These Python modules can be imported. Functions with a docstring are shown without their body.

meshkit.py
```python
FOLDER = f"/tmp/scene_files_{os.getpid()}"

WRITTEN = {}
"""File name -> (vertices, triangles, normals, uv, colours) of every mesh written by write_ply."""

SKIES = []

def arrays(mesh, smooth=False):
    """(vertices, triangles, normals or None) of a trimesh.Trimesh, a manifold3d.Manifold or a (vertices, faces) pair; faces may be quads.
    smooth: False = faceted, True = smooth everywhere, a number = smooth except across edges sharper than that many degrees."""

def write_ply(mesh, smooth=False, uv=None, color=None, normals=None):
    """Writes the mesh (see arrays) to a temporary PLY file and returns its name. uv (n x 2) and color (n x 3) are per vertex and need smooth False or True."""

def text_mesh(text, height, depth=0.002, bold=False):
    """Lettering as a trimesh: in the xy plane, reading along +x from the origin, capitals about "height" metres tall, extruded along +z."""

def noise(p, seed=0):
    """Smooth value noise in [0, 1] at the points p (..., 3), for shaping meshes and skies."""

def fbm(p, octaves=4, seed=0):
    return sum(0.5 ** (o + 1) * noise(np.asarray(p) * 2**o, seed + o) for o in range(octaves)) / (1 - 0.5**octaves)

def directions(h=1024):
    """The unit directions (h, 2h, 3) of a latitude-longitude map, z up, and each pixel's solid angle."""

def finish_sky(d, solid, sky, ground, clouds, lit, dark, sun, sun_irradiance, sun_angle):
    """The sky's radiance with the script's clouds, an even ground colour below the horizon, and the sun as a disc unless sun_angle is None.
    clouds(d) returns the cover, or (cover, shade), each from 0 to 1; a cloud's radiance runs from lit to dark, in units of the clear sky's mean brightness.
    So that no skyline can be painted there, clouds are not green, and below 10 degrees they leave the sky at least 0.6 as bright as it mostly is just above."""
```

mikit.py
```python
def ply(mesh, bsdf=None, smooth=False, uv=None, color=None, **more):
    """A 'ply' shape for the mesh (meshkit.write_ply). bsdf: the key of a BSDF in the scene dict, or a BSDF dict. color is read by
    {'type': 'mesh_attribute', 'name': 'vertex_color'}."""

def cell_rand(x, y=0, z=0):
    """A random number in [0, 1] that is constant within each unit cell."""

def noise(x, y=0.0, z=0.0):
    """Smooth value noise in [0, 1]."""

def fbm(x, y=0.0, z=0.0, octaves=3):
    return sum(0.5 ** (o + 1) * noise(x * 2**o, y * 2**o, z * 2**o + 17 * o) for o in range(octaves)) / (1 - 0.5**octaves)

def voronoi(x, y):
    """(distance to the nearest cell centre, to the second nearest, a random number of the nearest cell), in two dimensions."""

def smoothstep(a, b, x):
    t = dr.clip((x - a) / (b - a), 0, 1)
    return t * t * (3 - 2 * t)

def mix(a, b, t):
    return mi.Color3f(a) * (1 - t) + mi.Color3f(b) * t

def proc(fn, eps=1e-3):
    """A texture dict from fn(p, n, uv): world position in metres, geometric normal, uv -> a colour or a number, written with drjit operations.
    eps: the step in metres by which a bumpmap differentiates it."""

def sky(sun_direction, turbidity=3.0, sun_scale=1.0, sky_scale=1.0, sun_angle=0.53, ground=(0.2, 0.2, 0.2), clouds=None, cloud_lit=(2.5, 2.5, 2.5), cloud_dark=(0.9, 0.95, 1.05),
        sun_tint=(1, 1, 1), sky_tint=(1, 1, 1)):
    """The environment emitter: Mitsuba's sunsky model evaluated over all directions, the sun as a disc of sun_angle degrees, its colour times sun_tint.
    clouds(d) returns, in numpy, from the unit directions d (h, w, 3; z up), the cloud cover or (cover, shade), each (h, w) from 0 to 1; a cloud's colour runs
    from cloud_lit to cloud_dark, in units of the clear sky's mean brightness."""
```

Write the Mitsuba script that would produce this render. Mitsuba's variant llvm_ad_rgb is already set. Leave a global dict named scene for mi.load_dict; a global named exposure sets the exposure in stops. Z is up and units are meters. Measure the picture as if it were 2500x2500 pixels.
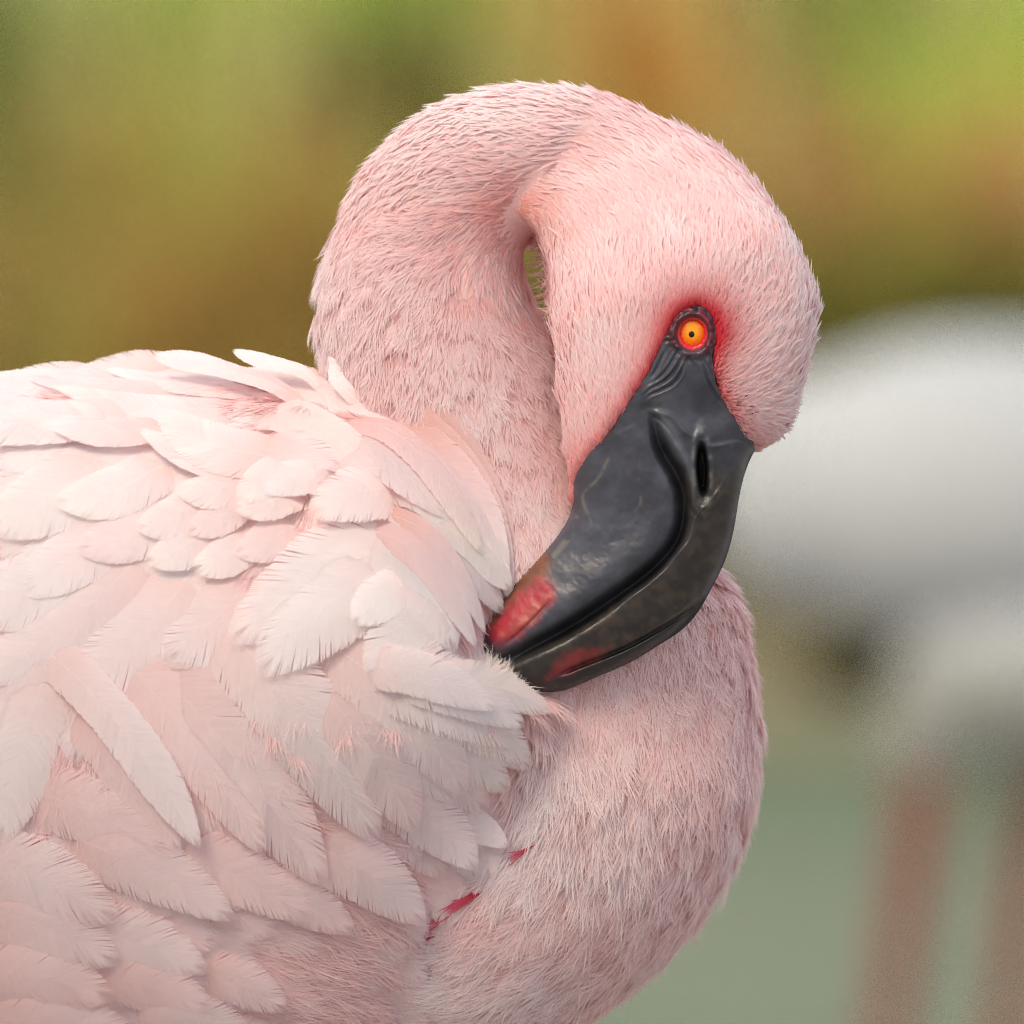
import math, random
import numpy as np, trimesh, manifold3d, mitsuba as mi, mikit, meshkit
from scipy import ndimage, sparse
from scipy.sparse.linalg import spsolve
from scipy.spatial import Delaunay, cKDTree
from scipy.interpolate import splprep, splev
from shapely.geometry import Polygon, Point
import shapely

T = mi.ScalarTransform4f
rng = np.random.default_rng(11)
scene, labels = {}, {}

# ------------------------------------------------------------------ camera, sky, exposure
S = 0.00018            # metres per bird unit
ZC, DIST = 0.80, 4.0   # height of the picture's centre, distance of the bird's plane
FOV = math.degrees(2 * math.atan(966 * S / DIST))
scene['camera'] = {'type': 'thinlens', 'fov': FOV, 'aperture_radius': 0.026, 'focus_distance': DIST - 0.030,
                   'near_clip': 0.1, 'far_clip': 2000.0,
                   'to_world': T().look_at(origin=[0, -DIST, ZC], target=[0, 0, ZC], up=[0, 0, 1])}
scene['sky_light'] = mikit.sky([-0.42, -0.62, 0.70], turbidity=3, sun_scale=0.42, sun_angle=24, cloud_lit=(2.80, 2.95, 3.20), cloud_dark=(2.08, 2.15, 2.30),
                                clouds=lambda d: (np.ones(d.shape[:2]), 1 - d[..., 2]))
exposure = 2.08

# ------------------------------------------------------------------ helpers
def W3(p):
    """bird units (x right, y down, depth away) -> world metres"""
    p = np.asarray(p, float)
    return np.stack([(p[..., 0] - 966) * S, p[..., 2] * S, ZC - (p[..., 1] - 966) * S], -1)

def srgb(*c):
    c = np.asarray(c, float) / 255
    return np.where(c < 0.04045, c / 12.92, ((c + 0.055) / 1.055) ** 2.4)

def ss(a, b, x):
    t = np.clip((x - a) / (b - a), 0, 1)
    return t * t * (3 - 2 * t)

def lerp(a, b, t):
    t = np.asarray(t)[..., None]
    return np.asarray(a) * (1 - t) + np.asarray(b) * t

def unit(v):
    return v / np.maximum(np.linalg.norm(v, axis=-1, keepdims=True), 1e-9)

_n = {}
def numbered(name):
    k = _n.get(name, 0)
    _n[name] = k + 1
    return name if k == 0 else f'{name}_{k:03d}'

def add(key, mesh, bsdf, smooth=True, color=None, normals=None):
    if normals is not None:
        path = meshkit.write_ply(mesh, False, None, color, normals=normals)
        scene[key] = {'type': 'ply', 'filename': path, 'face_normals': False, 'bsdf': {'type': 'ref', 'id': bsdf}}
    else:
        scene[key] = mikit.ply(mesh, bsdf, smooth, color=color)
    return key

VC = {'type': 'mesh_attribute', 'name': 'vertex_color'}

# ------------------------------------------------------------------ materials
scene['mat_feather'] = {'type': 'principledthin', 'base_color': VC, 'roughness': 0.75, 'diff_trans': 0.85, 'spec_trans': 0.0, 'eta': 1.3, 'sheen': 0.15}
scene['mat_skin'] = {'type': 'twosided', 'b': {'type': 'diffuse', 'reflectance': VC}}
scene['mat_bill'] = {'type': 'twosided', 'b': {'type': 'principled', 'base_color': VC, 'roughness': mikit.proc(lambda p, n, uv: 0.27 + 0.20 * mikit.fbm(p.x * 260, p.y * 260, p.z * 260, 3)), 'specular': 0.5}}
scene['mat_eye'] = {'type': 'twosided', 'b': {'type': 'principled', 'base_color': VC, 'roughness': 0.22, 'specular': 0.22, 'clearcoat': 0.35, 'clearcoat_gloss': 0.98}}
scene['mat_leaf'] = {'type': 'principledthin', 'base_color': VC, 'roughness': 0.6, 'diff_trans': 1.0, 'spec_trans': 0.0, 'eta': 1.3}
scene['mat_matte'] = {'type': 'twosided', 'b': {'type': 'diffuse', 'reflectance': VC}}

def bank_color(p, n, uv):
    a = mikit.fbm(p.x * 0.7, p.y * 0.7, 3.0, 4)
    b = mikit.fbm(p.x * 9, p.y * 9, p.z * 9, 3)
    c = mikit.mix((0.33, 0.34, 0.12), (0.40, 0.32, 0.12), mikit.smoothstep(0.35, 0.65, a))
    return mikit.mix((0.20, 0.175, 0.11), c, mikit.smoothstep(0.35, 0.9, p.z)) * (0.85 + 0.3 * b)
scene['mat_bank'] = {'type': 'twosided', 'b': {'type': 'diffuse', 'reflectance': mikit.proc(bank_color)}}

def water_color(p, n, uv):
    a = mikit.fbm(p.x * 0.5, p.y * 0.16, 3.0, 4)
    b = mikit.fbm(p.x * 3.0, p.y * 0.7, 9.0, 3)
    return mikit.mix((0.052, 0.088, 0.028), (0.084, 0.106, 0.046), mikit.smoothstep(0.3, 0.7, a)) * (0.8 + 0.4 * b)
def water_bump(p, n, uv):
    return mikit.fbm(p.x * 5, p.y * 5, 1.0, 4)
scene['mat_water'] = {'type': 'twosided', 'b': {'type': 'bumpmap', 't': mikit.proc(water_bump, 0.01), 'scale': 0.008,
                      'b': {'type': 'principled', 'base_color': mikit.proc(water_color), 'roughness': 0.4, 'specular': 0.12}}}

# ------------------------------------------------------------------ the setting: pond and bank
def grid_sheet(xs, ys, fz):
    x, y = np.meshgrid(xs, ys)
    v = np.stack([x, y, fz(x, y)], -1).reshape(-1, 3)
    n, m = len(xs), len(ys)
    i = (np.arange(m - 1)[:, None] * n + np.arange(n - 1)).ravel()
    f = np.stack([i, i + 1, i + n + 1, i + n], -1)
    return v, f
add('pond', (np.array([[-400, -60, 0], [400, -60, 0], [400, 60, 0], [-400, 60, 0.]]), np.array([[0, 1, 2, 3]])), 'mat_water', False)
def bounce_shore_color(p, n, uv):  # unseen pale ground, added to bounce light into the bird's shaded parts
    return mikit.mix((0.25, 0.235, 0.215), (0.32, 0.30, 0.28), mikit.fbm(p.x * 1.5, p.y * 1.5, 2.0, 4)) * (0.85 + 0.3 * mikit.fbm(p.x * 30, p.y * 30, 5.0, 3))
scene['mat_bounce_shore'] = {'type': 'twosided', 'b': {'type': 'diffuse', 'reflectance': mikit.proc(bounce_shore_color)}}
def bounce_shore_z(x, y):
    return 0.004 + 0.03 * meshkit.fbm(np.stack([x * .6, y * .6, 0 * x], -1), 3) * ss(11.0, 8.5, y) - 0.05 * ss(9.5, 12.5, y)
add('bounce_shore', grid_sheet(np.linspace(-40, 40, 80), np.linspace(-40, 12, 60), bounce_shore_z), 'mat_bounce_shore', True)
labels['bounce_shore'] = {'kind': 'structure', 'label': 'unseen pale mud shore under the birds, added to bounce light up', 'category': 'shore'}
labels['pond'] = {'kind': 'structure', 'label': 'greenish still pond water', 'category': 'pond'}
def bank_z(x, y):
    q = np.stack([x * 0.25, y * 0.25, 0 * x], -1)
    return -0.35 + 0.55 * ss(35, 40, y) + 3.2 * ss(42, 75, y) + (meshkit.fbm(q, 4) - 0.5) * 0.5 * ss(35, 42, y) + 8 * ss(70, 140, y) + 25 * ss(140, 600, y)
add('bank', grid_sheet(np.concatenate([np.linspace(-420, -14, 30), np.linspace(-13, 13, 70), np.linspace(14, 420, 30)]),
                       np.concatenate([np.linspace(34, 60, 60), np.linspace(61, 640, 60)]), bank_z), 'mat_bank', True)
labels['bank'] = {'kind': 'structure', 'label': 'grassy brown bank rising beyond the pond', 'category': 'bank'}

# ------------------------------------------------------------------ shrubs on the bank
def leaves_mesh(centers, n_each, size, cols, seed):
    """leaf-sized faces in the clumps: centers (k, 6) = x y z rx ry rz"""
    r = np.random.default_rng(seed)
    P, C, M = [], [], []
    for c in centers:
        d = unit(r.normal(size=(n_each, 3)))
        rad = r.random((n_each, 1)) ** 0.45
        P.append(c[:3] + d * rad * c[3:6])
        M.append(unit(d * rad * .2 + [0, -.45, .9]))
        tone = r.random()
        C.append(lerp(cols[0], cols[1], np.full(n_each, .25 + .5 * tone)) * (0.97 + 0.06 * r.random((n_each, 1))))
    P, C = np.vstack(P), np.vstack(C)
    n = len(P)
    a = unit(r.normal(size=(n, 3)) + [0, 0, -0.4])
    b = unit(np.cross(a, r.normal(size=(n, 3))))
    L = size * (0.7 + 0.7 * r.random((n, 1)))
    q = np.stack([P, P + a * L * .5 + b * L * .26, P + a * L, P + a * L * .5 - b * L * .26], 1)
    q[:, 1] += np.cross(a, b) * L * .06
    q[:, 3] += np.cross(a, b) * L * .06
    return (q.reshape(-1, 3), np.arange(4 * n).reshape(-1, 4)), np.repeat(C, 4, 0), np.repeat(np.vstack(M), 4, 0)

def limb(p0, p1, r0, r1):
    return manifold3d.Manifold.batch_hull([manifold3d.Manifold.sphere(r0, 8).translate(list(map(float, p0))), manifold3d.Manifold.sphere(r1, 8).translate(list(map(float, p1)))])

def mani(m):
    mm = m.to_mesh()
    return np.array(mm.vert_properties[:, :3]), np.array(mm.tri_verts)

def shrub(name, label, x, y, h, w, cols, leaf=0.10, n=130, seed=0, group=None):
    r = np.random.default_rng(1000 + seed)
    key = numbered(name)
    z0 = float(bank_z(np.array([x]), np.array([y]))[0])
    parts = [limb((x, y, z0 - 0.1), (x + r.normal() * .1, y, z0 + h * .55), 0.05 * h / 2, 0.025 * h / 2)]
    cl = []
    for k in range(16):
        a, rr = r.random() * 2 * np.pi, (r.random() ** .5) * w * .5
        zz = z0 + h * (0.12 + 0.8 * r.random())
        taper = 1 - 0.35 * abs((zz - z0) / h - .5) * 2
        c = np.array([x + rr * np.cos(a) * taper, y + rr * np.sin(a) * .6, zz])
        s = w * (.16 + .1 * r.random())
        cl.append([*c, s, s * .8, s * 1.1])
        parts.append(limb((x, y, z0 + h * .1 + .3 * (zz - z0) * .5), c, 0.02 * h / 2, 0.008))
    v, f = mani(manifold3d.Manifold.batch_boolean(parts, manifold3d.OpType.Add))
    add(key + '__trunk', (v, f), 'mat_matte', True, np.tile([0.09, 0.065, 0.04], (len(v), 1)))
    m, c, mn = leaves_mesh(np.array(cl), n, leaf, cols, seed)
    add(key + '__crown', m, 'mat_leaf', color=c, normals=mn)
    labels[key] = {'label': label, 'category': 'shrub'}
    if group: labels[key]['group'] = group
    return key

GREEN = (np.array([0.12, 0.22, 0.06]), np.array([0.30, 0.48, 0.12]))
OLIVE = (np.array([0.34, 0.45, 0.10]), np.array([0.57, 0.69, 0.19]))
LIME = (np.array([0.30, 0.42, 0.05]), np.array([0.56, 0.70, 0.08]))
RUST = (np.array([0.50, 0.24, 0.04]), np.array([0.80, 0.40, 0.09]))
TAN = (np.array([0.48, 0.30, 0.12]), np.array([0.70, 0.44, 0.20]))
BROWN = (np.array([0.34, 0.23, 0.075]), np.array([0.56, 0.37, 0.12]))
DARK = (np.array([0.12, 0.13, 0.03]), np.array([0.27, 0.25, 0.06]))
PX = lambda px, y: (px - 966) * S * (y + DIST) / DIST
SHRUBS = [
    # name, label, px, depth, height, width, colours
    ('leafy_shrub', 'dark green shrub filling the upper left corner behind the bird', -40, 52, 4.6, 1.7, GREEN),
    ('leafy_shrub', 'pale olive shrub behind the bird\'s back, second from the left edge', 240, 50, 4.3, 1.4, OLIVE),
    ('leafy_shrub', 'yellow-green shrub just left of the flamingo\'s arched neck', 540, 49, 4.1, 1.5, OLIVE),
    ('leafy_shrub', 'olive shrub behind the top of the arched neck', 850, 51, 4.4, 1.5, OLIVE),
    ('rusty_shrub', 'rust orange shrub above the top of the flamingo\'s head', 1210, 48, 4.0, 1.5, RUST),
    ('leafy_shrub', 'olive green shrub to the upper right of the head', 1520, 50, 4.4, 1.4, OLIVE),
    ('lime_shrub', 'bright lime green shrub in the upper right corner', 1880, 47, 4.2, 1.5, LIME),
    ('rusty_shrub', 'orange brown shrub low at the left edge behind the bird\'s back', 60, 44, 2.25, 1.7, BROWN),
    ('rusty_shrub', 'dull brown shrub between the bird\'s back and its neck', 430, 43, 1.95, 1.6, BROWN),
    ('rusty_shrub', 'brown shrub hidden mostly behind the thick neck', 800, 43, 2.3, 1.6, BROWN),
    ('rusty_shrub', 'tan orange shrub to the right of the flamingo\'s crown', 1720, 45, 2.3, 1.3, TAN),
    ('rusty_shrub', 'brown shrub hidden mostly behind the flamingo\'s head', 1280, 44, 2.4, 1.7, BROWN),
    ('dark_shrub', 'low dark olive shrub right of the head above the white bird', 1620, 41, 1.55, 1.3, DARK),
    ('dark_shrub', 'low dark green shrub at the right edge above the white bird', 1950, 41.5, 1.7, 1.3, DARK),
    ('rusty_shrub', 'dark brown shrub seen through the gap between neck and head', 1030, 42, 2.4, 1.2, DARK),
    ('leafy_shrub', 'tall green shrub at the far back between the others', 700, 56, 5.0, 2.0, OLIVE),
    ('leafy_shrub', 'tall olive shrub at the far back to the right', 1650, 57, 5.2, 2.2, OLIVE),
]
for i, (nm, lb, px, y, h, w, cols) in enumerate(SHRUBS):
    shrub(nm, lb, PX(px, y), y, h, w, cols, seed=i)

# ------------------------------------------------------------------ the flamingo's shape: inflated side views
X0, Y0G, ST = -1140, 60, 6
NX, NY = 450, 375
gx, gy = X0 + ST * np.arange(NX), Y0G + ST * np.arange(NY)
GX, GY = np.meshgrid(gx, gy)

def spline_poly(pts, n=600):
    p = np.array(pts, float)
    tck, _ = splprep([np.append(p[:, 0], p[0, 0]), np.append(p[:, 1], p[0, 1])], s=0, per=True)
    return np.stack(splev(np.linspace(0, 1, n, endpoint=False), tck), -1)

def rdist(poly, x, y, res=None):
    """signed distance to the polygon, positive inside"""
    pg = Polygon(poly).buffer(0)
    pts = shapely.points(x.ravel(), y.ravel())
    shapely.prepare(pg)
    ins = shapely.contains(pg, pts)
    q = np.asarray(pg.exterior.segmentize(3).coords) if pg.geom_type == 'Polygon' else np.vstack([np.asarray(g.exterior.segmentize(3).coords) for g in pg.geoms])
    d = cKDTree(q).query(np.stack([x.ravel(), y.ravel()], -1))[0]
    return np.where(ins, d, -d).reshape(x.shape)

def inflate(poly, alpha):
    """u with laplace(u) = -4 alpha inside, u = 0 on the outline; sqrt(u) is a half thickness"""
    d = rdist(poly, GX, GY)
    m = d > 0
    idx = -np.ones(m.shape, int)
    idx[m] = np.arange(m.sum())
    n = m.sum()
    a = np.broadcast_to(alpha, m.shape)
    rows, cols, vals = [], [], []
    jj, ii = np.nonzero(m)
    diag = np.zeros(n)
    for dj, di in ((0, 1), (0, -1), (1, 0), (-1, 0)):
        nb = idx[np.clip(jj + dj, 0, NY - 1), np.clip(ii + di, 0, NX - 1)]
        dn = d[np.clip(jj + dj, 0, NY - 1), np.clip(ii + di, 0, NX - 1)]
        here = idx[m]
        inside = nb >= 0
        # outside neighbours: the outline lies at the fraction th of the step
        th = np.clip(d[m] / np.maximum(d[m] - dn, 1e-6), 0.15, 1)
        wgt = np.where(inside, 1.0, 1 / th)
        diag += wgt
        rows.append(here[inside]); cols.append(nb[inside]); vals.append(-np.ones(inside.sum()))
    A = sparse.csr_matrix((np.concatenate(vals + [diag]), (np.concatenate(rows + [np.arange(n)]), np.concatenate(cols + [np.arange(n)]))), shape=(n, n))
    u = spsolve(A.tocsc(), 4 * a[m] * ST * ST)
    out = np.where(m, 0, 350 * d)
    out[m] = u
    return out, d

P_NECK = [(1180, 196), (1085, 168), (1000, 160), (905, 174), (830, 198), (764, 240), (710, 292), (668, 354), (636, 432), (616, 512), (609, 590), (613, 650), (628, 720),
          (648, 800), (680, 900), (720, 1000), (770, 1110), (790, 1250), (700, 1400), (560, 1600), (520, 1800), (600, 1980), (800, 2040), (980, 2010), (1140, 1905),
          (1218, 1840), (1280, 1777), (1332, 1710), (1376, 1632), (1404, 1555), (1421, 1478), (1428, 1400), (1422, 1330), (1408, 1245), (1388, 1165), (1355, 1095), (1280, 1030),
          (1190, 960), (1120, 860), (1080, 760), (1044, 655), (1012, 585), (996, 530), (990, 485), (1000, 452), (1050, 432), (1130, 390), (1215, 290)]
P_HEAD = [(850, 260), (880, 196), (940, 172), (1020, 161), (1100, 168), (1180, 191), (1258, 228), (1336, 272), (1400, 322), (1444, 376), (1484, 436), (1518, 504), (1537, 570),
          (1533, 640), (1518, 700), (1498, 760), (1474, 808), (1448, 840), (1418, 852), (1400, 905), (1388, 960), (1374, 1015), (1358, 1062), (1336, 1108), (1306, 1150), (1266, 1192),
          (1216, 1228), (1160, 1262), (1108, 1285), (1055, 1301), (1000, 1300), (940, 1282), (892, 1256), (884, 1232), (896, 1200), (922, 1165), (970, 1100), (1018, 1047), (1058, 1000),
          (1074, 968), (1078, 932), (1072, 900), (1064, 840), (1056, 770), (1049, 700), (1044, 640), (1040, 590), (1036, 530), (1028, 480), (1005, 437), (950, 415), (890, 370)]
P_BODY = [(-1080, 1000), (-700, 850), (-350, 775), (0, 738), (150, 722), (300, 713), (420, 715), (540, 734), (650, 764), (738, 810), (812, 872), (872, 945), (916, 1022), (940, 1100),
          (934, 1180), (922, 1244), (970, 1272), (1008, 1316), (1018, 1390), (1010, 1470), (990, 1550), (940, 1620), (880, 1720), (820, 1820), (740, 1940), (620, 2080), (400, 2170), (100, 2190), (-300, 2100), (-700, 1800), (-1000, 1350)]
poly_n, poly_h, poly_b = (spline_poly(p) for p in (P_NECK, P_HEAD, P_BODY))

in_bill = ss(820, 1000, GY - 0.35 * (GX - 1250))
uN, dN = inflate(poly_n, 0.40)
uH, dH = inflate(poly_h, 0.21 - 0.06 * in_bill)
uB, dB = inflate(poly_b, 0.27)
cN = 70 * ss(200, 520, GY + 0.25 * (1000 - GX)) + 90 * ss(1000, 1350, GY) + 30 * ss(1400, 2000, GY)
cH = -145 * ss(250, 620, GY + 0.4 * (GX - 1150))
cB = 150 - 190 * ss(250, 850, GX) * (1 - 0.55 * ss(1250, 1600, GY)) - 38 * np.exp(-((GX - 940) / 130) ** 2 - ((GY - 1370) / 210) ** 2) + 70 * ss(1150, 2050, GY)
SAG = -145.0
# the head's own flesh ends inside the bill
cut = 1010 - (GY - 0.10 * (GX - 1250))
cut = np.minimum(cut, 0.93 * (GX - 1250) + 0.0 * GY + 900 - 0)
uHh = np.minimum(uH, np.clip((960 + 0.0 * GX - GY) * 120, -9e4, 9e9))
def z1(*p): return [(850 + .32 * a, 502.3 + .32 * b) for a, b in p]
def z2(*p): return [(850 + .24 * a, 888.7 + .24 * b) for a, b in p]
def z3(*p): return [(1197.8 + .12 * a, 541 + .12 * b) for a, b in p]
_face = z3((910, 315), (640, 480), (500, 740), (350, 1050), (200, 1370), (0, 1680)) + z1((1000, 880), (870, 1050), (740, 1230)) + [(1080, 1000), (1420, 1000)] + z1((1785, 1090), (1700, 960)) + z3((1380, 1780), (1200, 1300), (1220, 950), (1190, 560))
# flesh lies deeper under the bare skin
uHh = np.where(uHh > 0, np.maximum(np.sqrt(np.maximum(uHh, 0)) - 85 * ss(2, 18, rdist(_face, GX, GY)), 1) ** 2, uHh)

def half(u): return np.sqrt(np.maximum(u, 0))
front_n = np.where(uN > 0, cN - half(uN), 1e6)
front_h = np.where(uHh > 0, cH - half(uHh), 1e6)
front_b = np.where(uB > 0, cB - half(uB), 1e6)

def fill_front(*fr):
    f = np.minimum.reduce(fr)
    bad = f > 1e5
    i = ndimage.distance_transform_edt(bad, return_distances=False, return_indices=True)
    return f[tuple(i)]
FRONT_B = ndimage.gaussian_filter(fill_front(front_b, front_n + 0), 3.5)      # body with breast, for the large feathers
FRONT_BODY = ndimage.gaussian_filter(fill_front(front_b), 2.5)
FRONT_H = fill_front(np.where(uH > 0, cH - half(uH), 1e6))

def samp(A, x, y, order=1):
    return ndimage.map_coordinates(A, [(np.asarray(y, float) - Y0G) / ST, (np.asarray(x, float) - X0) / ST], order=order, mode='nearest')

def surface_nets(F, org, step):
    """closed mesh of F > 0 on a regular grid (x, y, z)"""
    s = F > 0
    nx, ny, nz = F.shape
    cnt = np.zeros((nx - 1, ny - 1, nz - 1)); pos = np.zeros((nx - 1, ny - 1, nz - 1, 3))
    for ax in range(3):
        for o in np.ndindex(2, 2):
            st = [0, 0, 0]; other = [a for a in range(3) if a != ax]
            st[other[0]], st[other[1]] = o
            sl0 = tuple(slice(st[a], st[a] + F.shape[a] - 1) for a in range(3))
            st1 = list(st); st1[ax] = 1
            sl1 = tuple(slice(st1[a], st1[a] + F.shape[a] - 1) for a in range(3))
            a0, a1 = F[sl0], F[sl1]
            cr = (a0 > 0) != (a1 > 0)
            t = np.where(cr, a0 / np.where(cr, a0 - a1, 1), 0)
            cnt += cr
            for a in range(3):
                pos[..., a] += np.where(cr, t if a == ax else st[a], 0)
    act = cnt > 0
    ids = -np.ones(cnt.shape, int); ids[act] = np.arange(act.sum())
    v = (np.stack(np.nonzero(act), -1) + pos[act] / cnt[act][:, None]) * step + org
    faces = []
    for ax in range(3):
        b, c = (ax + 1) % 3, (ax + 2) % 3
        sl0 = [slice(1, n - 1) for n in F.shape]; sl1 = list(sl0)
        sl0[ax] = slice(0, F.shape[ax] - 1); sl1[ax] = slice(1, F.shape[ax])
        a0, a1 = s[tuple(sl0)], s[tuple(sl1)]
        cr = np.stack(np.nonzero(a0 != a1), -1)
        inside = a0[tuple(cr.T)]
        for k in range(3):
            if k != ax: cr[:, k] += 1
        q = []
        for (ob, oc) in ((0, 0), (1, 0), (1, 1), (0, 1)):
            e = cr.copy(); e[:, b] -= 1 - ob; e[:, c] -= 1 - oc
            q.append(ids[tuple(e.T)])
        q = np.stack(q, -1)
        q[~inside] = q[~inside][:, ::-1]
        faces.append(q)
    return v, np.vstack(faces)

VS = 12
dz = np.arange(-460, 660, VS)
sub = (slice(None, None, 2), slice(None, None, 2))
def vol(u, c):
    u2, c2 = u[sub].T[:, :, None], c[sub].T[:, :, None]
    g = u2 - (dz[None, None, :] - c2) ** 2
    return g / (2 * np.sqrt(np.maximum(u2, 0) + (dz[None, None, :] - c2) ** 2) + 30)
gN, gH, gB = vol(uN, cN), vol(uHh, cH), vol(uB, cB)
def smax(a, b, k):
    h = np.clip(0.5 + 0.5 * (a - b) / k, 0, 1)
    return b * (1 - h) + a * h + k * h * (1 - h)
GB = smax(gN, gB, 60)
def first_front(V):
    on = V > 0
    i = np.argmax(on, 2); hit = on.any(2) & (i > 0)
    i = np.clip(i, 1, V.shape[2] - 1)
    a = np.take_along_axis(V, i[..., None] - 1, 2)[..., 0]; b = np.take_along_axis(V, i[..., None], 2)[..., 0]
    d = dz[0] + VS * (i - 1 + np.where(hit, -a / np.where(hit, b - a, 1), 0))
    d = np.where(hit, d, 1e6).T
    k = ndimage.distance_transform_edt(d > 1e5, return_distances=False, return_indices=True)
    return d[tuple(k)]
_f = ndimage.gaussian_filter(first_front(GB), 1.2)
FRONT_B = ndimage.map_coordinates(_f, np.meshgrid(np.arange(NY) / 2, np.arange(NX) / 2, indexing='ij'), order=1, mode='nearest')
G = np.maximum(GB, gH)
bv, bf = surface_nets(G, np.array([X0, Y0G, dz[0]], float), VS)
bm = trimesh.Trimesh(W3(bv), np.vstack([bf[:, [0, 1, 2]], bf[:, [0, 2, 3]]]), process=False)
if bm.volume < 0:
    bm.invert()
trimesh.smoothing.filter_taubin(bm, iterations=6)
bvn = np.array(bm.vertex_normals)
bp = np.array(bm.vertices)
BPX = np.stack([bp[:, 0] / S + 966, 966 - (bp[:, 2] - ZC) / S, bp[:, 1] / S], -1)       # back to bird units
BN = np.stack([bvn[:, 0], -bvn[:, 2], bvn[:, 1]], -1)
reg = np.argmax(np.stack([ndimage.map_coordinates(g, [(BPX[:, 0] - X0) / VS, (BPX[:, 1] - Y0G) / VS, (BPX[:, 2] - dz[0]) / VS], order=1, mode='nearest') for g in (gN, gH, gB)]), 0)

PINK = np.array([0.875, 0.565, 0.55]); PALE = np.array([0.905, 0.725, 0.735]); WHITE = np.array([0.91, 0.868, 0.88]); CREAM = np.array([0.905, 0.845, 0.79])
ROSE = np.array([0.89, 0.66, 0.65]); SALMON = np.array([0.87, 0.51, 0.44]); RED = np.array([0.66, 0.015, 0.035])

labels['flamingo'] = {'label': 'pale pink flamingo preening its back, dark bill tucked into its body feathers', 'category': 'flamingo'}

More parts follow.
